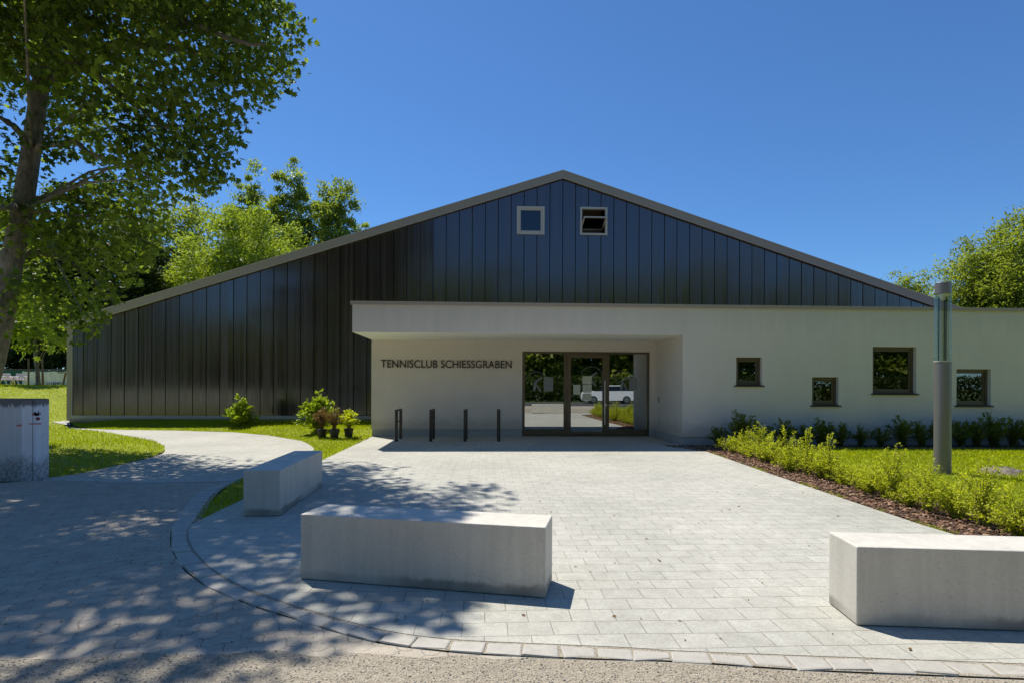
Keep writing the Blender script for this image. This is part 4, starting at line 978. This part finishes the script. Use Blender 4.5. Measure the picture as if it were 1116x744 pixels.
# sapling with three stakes
sp = D3(41.5, 420, 27); spz = float(zt(sp.x, 27))
tree('young_tree', (sp.x, 27, spz), [(sp.x, 27, spz+3.1, 1.45, 1.3, 1.4), (sp.x+.5, 26.8, spz+2.5, 1.0, .9, .7), (sp.x-.7, 27, spz+2.6, .8, .8, .8)], 45, 90, .45, .15, M['laurel'], 'young staked tree on the lawn in front of the banner', trunk_r=.085, bark=M['bark'], shape=LEAF_OVAL, limbs=7)
for x, t, lab in ((31, 390, 'wooden tree stake left of the sapling trunk'), (38.2, 391, 'leaning wooden tree stake touching the sapling trunk'), (46.2, 390.5, 'wooden tree stake right of the sapling trunk')):
    q = D3(x, 420, 26.9); ztop = D3(x, t, 26.9).z; g0 = float(zt(q.x, 26.9))
    lean = .12 if x == 38.2 else 0
    mb = MB(); mb.tube([(0, 0, -.2), (0, 0, (ztop-g0)*.97), (0, 0, ztop-g0)], [.038, .036, .028], 10)
    o = mb.build('tree_stake', M['wood'], smooth=True); o.location = (q.x+lean, 26.9 + (.35 if x == 38.2 else 0), g0); o.rotation_euler = (0, -lean*.6, 0); tag(o, lab, 'stake', 'stakes around the young tree')

# ================================================================== TREES BEHIND THE CAMERA (mirrored in cladding and panes)
def back_tree(x, y, h, w, mat, label):
    e = [(x, y, h*.2, w*.9, w*.8, h*.2), (x+w*.5, y-w*.4, h*.16, w*.7, w*.6, h*.16), (x, y, h*.58, w, w, h*.40), (x+w*.4, y+w*.3, h*.5, w*.6, w*.6, h*.3), (x-w*.4, y, h*.45, w*.6, w*.6, h*.28)]
    return tree('broadleaf_tree', (x, y, 0), e, 110, 70, 1.3, .55, mat, label, trunk_r=.3, group='trees across the street')
spec = [(-26,-22,8,4.5,'mid'), (-17,-24,21,5.2,'poplar'), (-9,-23,17,4.8,'mid'), (-1,-25,15,4.6,'poplar'), (6.5,-23,12.5,4.2,'mid'), (13,-25,14,4.6,'mid'), (20,-22,15,5,'poplar'), (28,-24,17,5,'mid'), (37,-22,15,5,'mid'), (-36,-22,17,5,'poplar'), (-5,-33,20,5,'poplar'), (9,-33,18,5,'poplar'), (-20,-34,13,5,'mid'), (2,-34,19,6,'mid'), (17,-34,18,6,'poplar'), (30,-35,19,6,'mid'), (-32,-34,10,5,'mid'), (46,-30,18,6,'poplar'), (-46,-30,18,6,'mid')]
for i, (x, y, h, w, m_) in enumerate(spec):
    back_tree(x, y, h, w, M[m_], 'green broadleaf tree across the street behind the camera')
hedge_px = np.stack([rng.uniform(-60, 60, 30000), rng.normal(-17.8, .6, 30000), rng.uniform(0, 2.6, 30000)**.9], 1)
hedge = empty('hedge', (0, -17.8, 0), 'tall loose green hedge along the far side of the street', 'hedge')
leafset('foliage', hedge_px, unit(rng.normal(0, 1, hedge_px.shape)), LEAF_TUFT, .28, M['deep'], hedge)
# cars parked across the street (seen in the door glass)
def car(loc, rz, paint, label):
    c, s_ = math.cos(rz), math.sin(rz); b = Vector(loc)
    fn = lambda x, y, z: b + Vector((x*c-y*s_, x*s_+y*c, z))
    r = empty('parked_car', loc, label, 'car', 'cars parked across the street', rz)
    prof = [(-2.1,.3),(-2.15,.6),(-2.05,.88),(-1.2,.95),(1.1,.98),(1.9,.98),(2.1,.8),(2.12,.35)]
    mb = MB(); n = len(prof)
    for y in (-.86, .86): 
        mb.v += [tuple(fn(x, y, z)) for x, z in prof]
    mb.f = [tuple(range(n)), tuple(reversed(range(n, 2*n)))]+[(i, (i+1) % n+0, n+(i+1) % n, n+i) for i in range(n)]
    body = mb.build('body', paint, r, .07, smooth=True, seg=3)
    roofp = [(-1.2,.95,.82),(-.45,1.42,.66),(1.0,1.45,.66),(1.85,.98,.82)]
    mb = MB(); mb.v = [tuple(fn(x, -w, z)) for x, z, w in roofp]+[tuple(fn(x, w, z)) for x, z, w in roofp]
    mb.f = [(0,1,2,3),(7,6,5,4),(0,4,5,1),(1,5,6,2),(2,6,7,3),(3,7,4,0)]; mb.build('window', M['cargl'], r, .03)
    mb = MB(); mb.box8([fn(-.45,-.64,1.42),fn(1.0,-.64,1.45),fn(1.0,.64,1.45),fn(-.45,.64,1.42),fn(-.42,-.6,1.47),fn(.97,-.6,1.5),fn(.97,.6,1.5),fn(-.42,.6,1.47)]); mb.build('roof', paint, r, .02)
    for x in (-1.35, 1.35):
        for y in (-.82, .82):
            mb = MB(); mb.tube([fn(x,y-.1,.32),fn(x,y+.1,.32)], .32, 20); w = mb.build('wheel', M['tyre'], r, .02, smooth=True)
            mb = MB(); sg = 1 if y > 0 else -1; mb.tube([fn(x,y+sg*.09,.32),fn(x,y+sg*.115,.32)], .2, 16); mb.build('rim', M['chrome'], w)
    for y in (-.6, .6):
        mb = MB(); mb.tube([fn(-2.1,y,.7),fn(-2.17,y,.69)], .11, 14); mb.build('headlight', M['lens'], r)
car((10.6, -13.0, .0), R(6), M['carwhite'], 'white parked car mirrored in the entrance glass')
car((-3.5, -9.4, .0), R(184), M['carsilver'], 'silver parked car across the street')
car((-13.5, -9.3, .0), R(2), M['carwhite'], 'white parked car further left across the street')

# ================================================================== SHRUBS
def shrub_mesh(seed, n_stem, h, spread, per, leaf, shape, mat, stiff=.5, leafstart=.2, tuft=.02, droop=.25, updir=.5):
    """returns (stem object data, foliage mesh) around the origin"""
    global rng
    keep_rng = rng; rng = np.random.default_rng(seed); rnd = random.Random(seed)
    mb = MB(); P = []; Dn = []
    for i in range(n_stem):
        a = rnd.uniform(0, 2*math.pi); ln = h*rnd.uniform(.55, 1.12); out = spread*rnd.uniform(.15, 1)
        p0 = Vector((rnd.gauss(0, .03), rnd.gauss(0, .03), -.02)); tip = Vector((math.cos(a)*out, math.sin(a)*out, ln*(1-droop*out/max(spread, .01))))
        mid = Vector((tip.x*.35, tip.y*.35, tip.z*(.5+stiff*.2)))
        pts = smoothline([p0, mid, tip], 5)
        mb.tube(pts, [.0052*(1-.75*k/len(pts)) for k in range(len(pts))], 5)
        for _ in range(per):
            t = leafstart+(1-leafstart)*rnd.random()**.8; q = t*(len(pts)-1); k0 = min(int(q), len(pts)-2); p = pts[k0].lerp(pts[k0+1], q-k0)
            ax = (pts[k0+1]-pts[k0]).normalized()
            P.append((p.x+rnd.gauss(0, tuft), p.y+rnd.gauss(0, tuft), max(.01, p.z+rnd.gauss(0, tuft)))); 
            dv = Vector((rnd.gauss(0, 1), rnd.gauss(0, 1), rnd.gauss(0, .5))).normalized()+ax*updir; Dn.append(tuple(dv))
    P = np.array(P); Dn = np.array(Dn)
    n = len(P); up = unit(np.array([0, 0, .8])+rng.normal(0, .6, (n, 3))); Xv, Yv, Zv = frames(Dn, up)
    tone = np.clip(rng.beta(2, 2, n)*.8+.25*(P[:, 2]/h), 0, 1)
    fm = scatter_mesh('foliage', shape[0], shape[1], P, Xv, Yv, Zv, leaf*rng.uniform(.65, 1.3, n), tone)
    fm.materials.append(mat)
    sm = bpy.data.meshes.new('stems'); sm.from_pydata(mb.v, [], mb.f); sm.update(); sm.materials.append(M['stem'])
    rng = keep_rng
    return sm, fm
def shrub(name, meshes, loc, rz, sc, label, cat, group=None):
    r = empty(name, loc, label, cat, group)
    for nm, me in zip(('stems', 'foliage'), meshes):
        o = bpy.data.objects.new(nm, me); COL.objects.link(o); o.parent = r
    place(r, loc, rz, sc); return r
gold = [shrub_mesh(100+i, 36, .54, .46, 52, .034, LEAF_OVAL, M['barberry'], stiff=.45, leafstart=.12, tuft=.018, droop=.5) for i in range(3)]
gold += [shrub_mesh(120+i, 30, .82, .36, 66, .030, LEAF_OVAL, M['barberry'], stiff=.8, leafstart=.12, tuft=.016, droop=.4) for i in range(2)]
bed_line = [(p.x, p.y) for p in bed_in]
bd = np.cumsum([0]+[math.dist(bed_line[i], bed_line[i+1]) for i in range(len(bed_line)-1)])
def along(t): return np.interp(t, bd, [p[0] for p in bed_line]), np.interp(t, bd, [p[1] for p in bed_line])
t = .15; i = 0
while t < bd[-1]-.3:
    x, y = along(t)
    mi = (i*7+i//3) % 5; sc = random.uniform(.66, .98)*(.9 if mi >= 3 and t > 7 else 1)
    ox = .58+random.gauss(0, .05)
    tall = mi >= 3
    shrub('golden_shrub', gold[mi], (x+ox, y+.08+random.gauss(0, .05), 0.0), random.uniform(0, 6.28), sc, 'upright yellow green shrub with tall shoots in the mulch bed row' if tall else 'spreading yellow green shrub in the mulch bed row', 'shrub', 'golden shrubs along the plaza edge, upright ones' if tall else 'golden shrubs along the plaza edge, spreading ones')
    t += .31; i += 1
    if i % 2 == 0:
        x, y = along(min(t+.1, bd[-1])); shrub('golden_shrub', gold[(i//2) % 3], (x+.9+random.gauss(0, .05), y+.1, 0.0), random.uniform(0, 6.28), random.uniform(.55, .8), 'yellow green shrub in the second row behind the plaza edge shrubs', 'shrub', 'golden shrubs of the second row')
darkm = [shrub_mesh(200+i, 26, .80, .40, 40, .11, LEAF_NARROW, M['darkshrub'], stiff=.7, leafstart=.05, tuft=.02, droop=.35, updir=1.1) for i in range(4)]
px = 783; i = 0
while px < 1150:
    q = G(px, 487.0); shrub('dark_shrub', darkm[i % 4], (q.x, q.y, 0), random.uniform(0, 6.28), random.uniform(.62, 1.18), 'dark narrow leaved shrub in the shaded bed against the wing wall', 'shrub', 'dark shrubs along the wing wall')
    px += random.uniform(17, 25); i += 1
laur = [shrub_mesh(300, 46, 1.05, .56, 34, .115, LEAF_OVAL, M['laurel'], stiff=.55, leafstart=.2, tuft=.03, droop=.75, updir=.9), shrub_mesh(301, 52, 1.25, .60, 34, .12, LEAF_OVAL, M['laurel'], stiff=.6, leafstart=.2, tuft=.035, droop=.6, updir=.9)]
def onB(px, py):                            # where a pixel ray meets the raised lawn strip
    u, v = uv(px, py)
    for Y in np.linspace(12, 20, 400):
        if H+v*Y <= float(ztB(u*Y, Y)): return Vector((u*Y, Y, float(ztB(u*Y, Y))-.01))
    return G(px, py)
shrub('laurel_shrub', laur[0], onB(262, 464.5), .4, 1.0, 'rounded light green laurel shrub alone in front of the dark cladding', 'shrub')
shrub('laurel_shrub', laur[1], onB(346, 471), 1.2, 1.0, 'tall light green laurel shrub behind the potted plants', 'shrub')
def potted(px, py, mat, h, spread, label, seed, lf=.05, n=26, shape=LEAF_OVAL):
    q = onB(px, py); r = empty('potted_shrub', q, label, 'potted plant', 'nursery pots on the lawn')
    mb = MB(); mb.tube([q+Vector((0,0,0)), q+Vector((0,0,.02)), q+Vector((0,0,.21)), q+Vector((0,0,.215)), q+Vector((0,0,.24))], [.095,.1,.125,.135,.135], 20); mb.build('pot', M['pot'], r, smooth=True)
    sm, fm = shrub_mesh(seed, n, h, spread, 34, lf, shape, mat, stiff=.6, leafstart=.2, tuft=.03, droop=.4)
    for nm, me in (('stems', sm), ('foliage', fm)):
        o = bpy.data.objects.new(nm, me); COL.objects.link(o); o.parent = r; o.location = (0, 0, .22)
potted(351, 476.5, M['russet'], .62, .24, 'black nursery pot with a russet brown shrub', 401, .05)
potted(364.5, 476.5, M['russet'], .60, .26, 'black nursery pot with a mixed yellow and brown shrub', 402, .05)
potted(380, 475.5, M['barberry'], .55, .36, 'black nursery pot with a bright yellow green shrub nearest the wall', 403, .07)

# ================================================================== GRASS, MULCH, PEBBLES, LITTER
visA = [p for p in lawnA_poly]
visA = [G(46.5,521)] + smoothline(path_left, 3) + [Vector((-15.6,19.4,0)), W(-14.95,20.55), W(-15.0,27), Vector((-31,30,0)), Vector((-31,20,0)), Vector((-17,14,0)), Vector((-12,8.85,0)), Vector((-7.5,8.85,0))]
grass_blades('lawn_grass', visA, 420, .055, zt, 'bright green grass on the sloping lawn behind the concrete wall', fade=lambda x, y: np.clip(12.0/y, .35, 1)**1.4)
grass_blades('lawn_grass', lawnB_poly, 900, .05, ztB, 'bright green grass strip along the dark hall front and beside the shaded bench')
nearB = [G(x, y) for x, y in ((267,543),(240,556),(219,566.5),(209,571.5),(216,560),(228,548),(240,538),(250,529),(262,522),(280,517),(303,523.5))]
visC = list(reversed(bed_out))[2:-1] + [Vector((bed_out[0].x, 13.2, 0)), W(14.5, 12.78), Vector((14.5, 9, 0)), Vector((9.3, 4.0, 0))]
grass_blades('lawn_grass', visC, 1100, .05, ztC, 'mown lawn between the golden shrubs and the wing wall')
# bark chips
n = 46000
x = rng.uniform(2.5, 14.5, n); y = rng.uniform(3.4, 13.9, n); k = in_poly(x, y, mulch_poly); x, y = x[k], y[k]; n = len(x)
ax = unit(np.stack([rng.normal(0, 1, n), rng.normal(0, 1, n), rng.normal(0, .25, n)], 1)); up = unit(np.array([0, 0, 1])+rng.normal(0, .45, (n, 3)))
Xv, Yv, Zv = frames(ax, up)
bx = [(-.5,-.5,-.5),(.5,-.5,-.5),(.4,.5,-.5),(-.45,.5,-.5),(-.45,-.45,.5),(.42,-.5,.5),(.35,.45,.5),(-.4,.4,.5)]; bf = [(4,5,6,7),(0,1,5,4),(1,2,6,5),(2,3,7,6),(3,0,4,7)]
me = scatter_mesh('bark_mulch', bx, bf, np.stack([x, y, rng.uniform(.008, .03, n)], 1), Xv, Yv, Zv, np.stack([rng.uniform(.012,.03,n), rng.uniform(.025,.07,n), rng.uniform(.005,.014,n)], 1), rng.beta(1.6, 2.4, n))
tag(finish(me, 'bark_mulch', M['chip']), 'reddish brown bark chips covering the shrub bed', 'mulch', kind='stuff')
# pebbles on the gravel and drifting onto the old paving
n = 15000
x = rng.uniform(-3.6, 3.6, n); y = rng.uniform(2.55, 3.75, n)
k = in_poly(x, y, grav) | ((rng.uniform(0, 1, n) < .10) & (x < -.6) & (y < 3.55)); x, y = x[k], y[k]; n = len(x)
oc = [(1,0,0),(-1,0,0),(0,1,0),(0,-1,0),(0,0,1),(.6,.6,.5),(-.6,.6,.4),(-.6,-.6,.5),(.6,-.6,.4)]; of = [(4,5,6),(4,6,7),(4,7,8),(4,8,5),(0,2,5),(2,6,5),(2,1,6),(1,7,6),(1,3,7),(3,8,7),(3,0,8),(0,5,8)]
Xv, Yv, Zv = frames(unit(np.stack([rng.normal(0,1,n), rng.normal(0,1,n), np.zeros(n)],1)), np.tile([0,0,1.], (n,1)))
s_ = .0022+.0075*rng.beta(1, 5, n)
me = scatter_mesh('pebbles', oc, of, np.stack([x, y, np.full(n, .007)], 1), Xv, Yv, Zv, np.stack([s_*rng.uniform(.8,1.4,n), s_*rng.uniform(.8,1.4,n), s_*.8], 1), rng.beta(2, 2, n))
tag(finish(me, 'pebbles', M['pebble']), 'loose pale grit and small pebbles on the gravel strip', 'gravel', kind='stuff')
# fallen leaves and crumbs of soil on the paving
n = 420
x = rng.uniform(-7, 4.5, n); y = rng.uniform(2.9, 12, n); k = in_poly(x, y, plaza_poly) | in_poly(x, y, lane); x, y = x[k], y[k]; n = len(x)
Xv, Yv, Zv = frames(unit(np.stack([rng.normal(0,1,n), rng.normal(0,1,n), rng.normal(0,.1,n)],1)), unit(np.array([0,0,1])+rng.normal(0,.25,(n,3))))
me = scatter_mesh('leaf_litter', LEAF_OVAL[0], LEAF_OVAL[1], np.stack([x, y, np.full(n, .014)], 1), Xv, Yv, Zv, rng.uniform(.012, .04, n), rng.beta(2, 2, n))
tag(finish(me, 'leaf_litter', M['russet']), 'small dry leaves and crumbs scattered over the paving', 'litter', kind='stuff')
# grass and moss tufts along the plaza's mulch edge
n = 5200
tt = rng.uniform(.2, bd[-1], n); ex, ey = along(tt); keepn = (np.sin(tt*3.1)+np.sin(tt*7.7+1)+rng.normal(0, .5, n)) > .5
ex, ey = ex[keepn]+np.abs(rng.normal(0, .05, keepn.sum())), ey[keepn]; n = len(ex)
Xv, Yv, Zv = frames(np.stack([rng.normal(0,.5,n), rng.normal(0,.5,n), np.ones(n)],1), rng.normal(0,1,(n,3)))
me = scatter_mesh('edge_grass', [(-.5,0,0),(.5,0,0),(0,1,.3)], [(0,1,2)], np.stack([ex, ey, np.full(n,.004)],1), Xv, Yv, Zv, np.stack([np.full(n,.008), rng.uniform(.015,.045,n), rng.uniform(.015,.045,n)],1), rng.beta(2,2,n))
tag(finish(me, 'edge_grass', M['grass']), 'small grass tufts and moss along the edge of the mulch bed', 'grass', kind='stuff')
# soil mound on the right lawn
q = G(1092, 516); mb = MB(); nr, na = 7, 22
for i in range(nr+1):
    for j in range(na):
        rr = .36*i/nr; a = 2*math.pi*j/na; rr2 = rr*(1+.18*math.sin(3*a+1)+.1*math.sin(7*a)); mb.v.append((rr2*math.cos(a), rr2*.8*math.sin(a), max(-.01, .11*(1-(i/nr)**2)+random.gauss(0, .012))))
for i in range(nr):
    for j in range(na): mb.f.append((i*na+j, (i+1)*na+j, (i+1)*na+(j+1) % na, i*na+(j+1) % na))
o = mb.build('soil_mound', ground_mat('dry_soil', (0.13, 0.105, 0.08), (0.34, 0.29, 0.23), 14)); o.location = (q.x, q.y, .01); tag(o, 'small heap of dry soil on the right lawn beside the lamp post', 'soil heap')
# pale slab by the hall's left corner
def onA(px, py):
    u, v = uv(px, py)
    for Y in np.linspace(14, 30, 800):
        if H+v*Y <= float(zt(u*Y, Y)): return Vector((u*Y, Y, float(zt(u*Y, Y))+.015))
    return G(px, py)
sheet('paving_slab', [onA(*p) for p in ((56.5,459.8),(67,458.6),(76.5,458.0),(76.5,463.2),(70,462.6))], M['pathpav'])
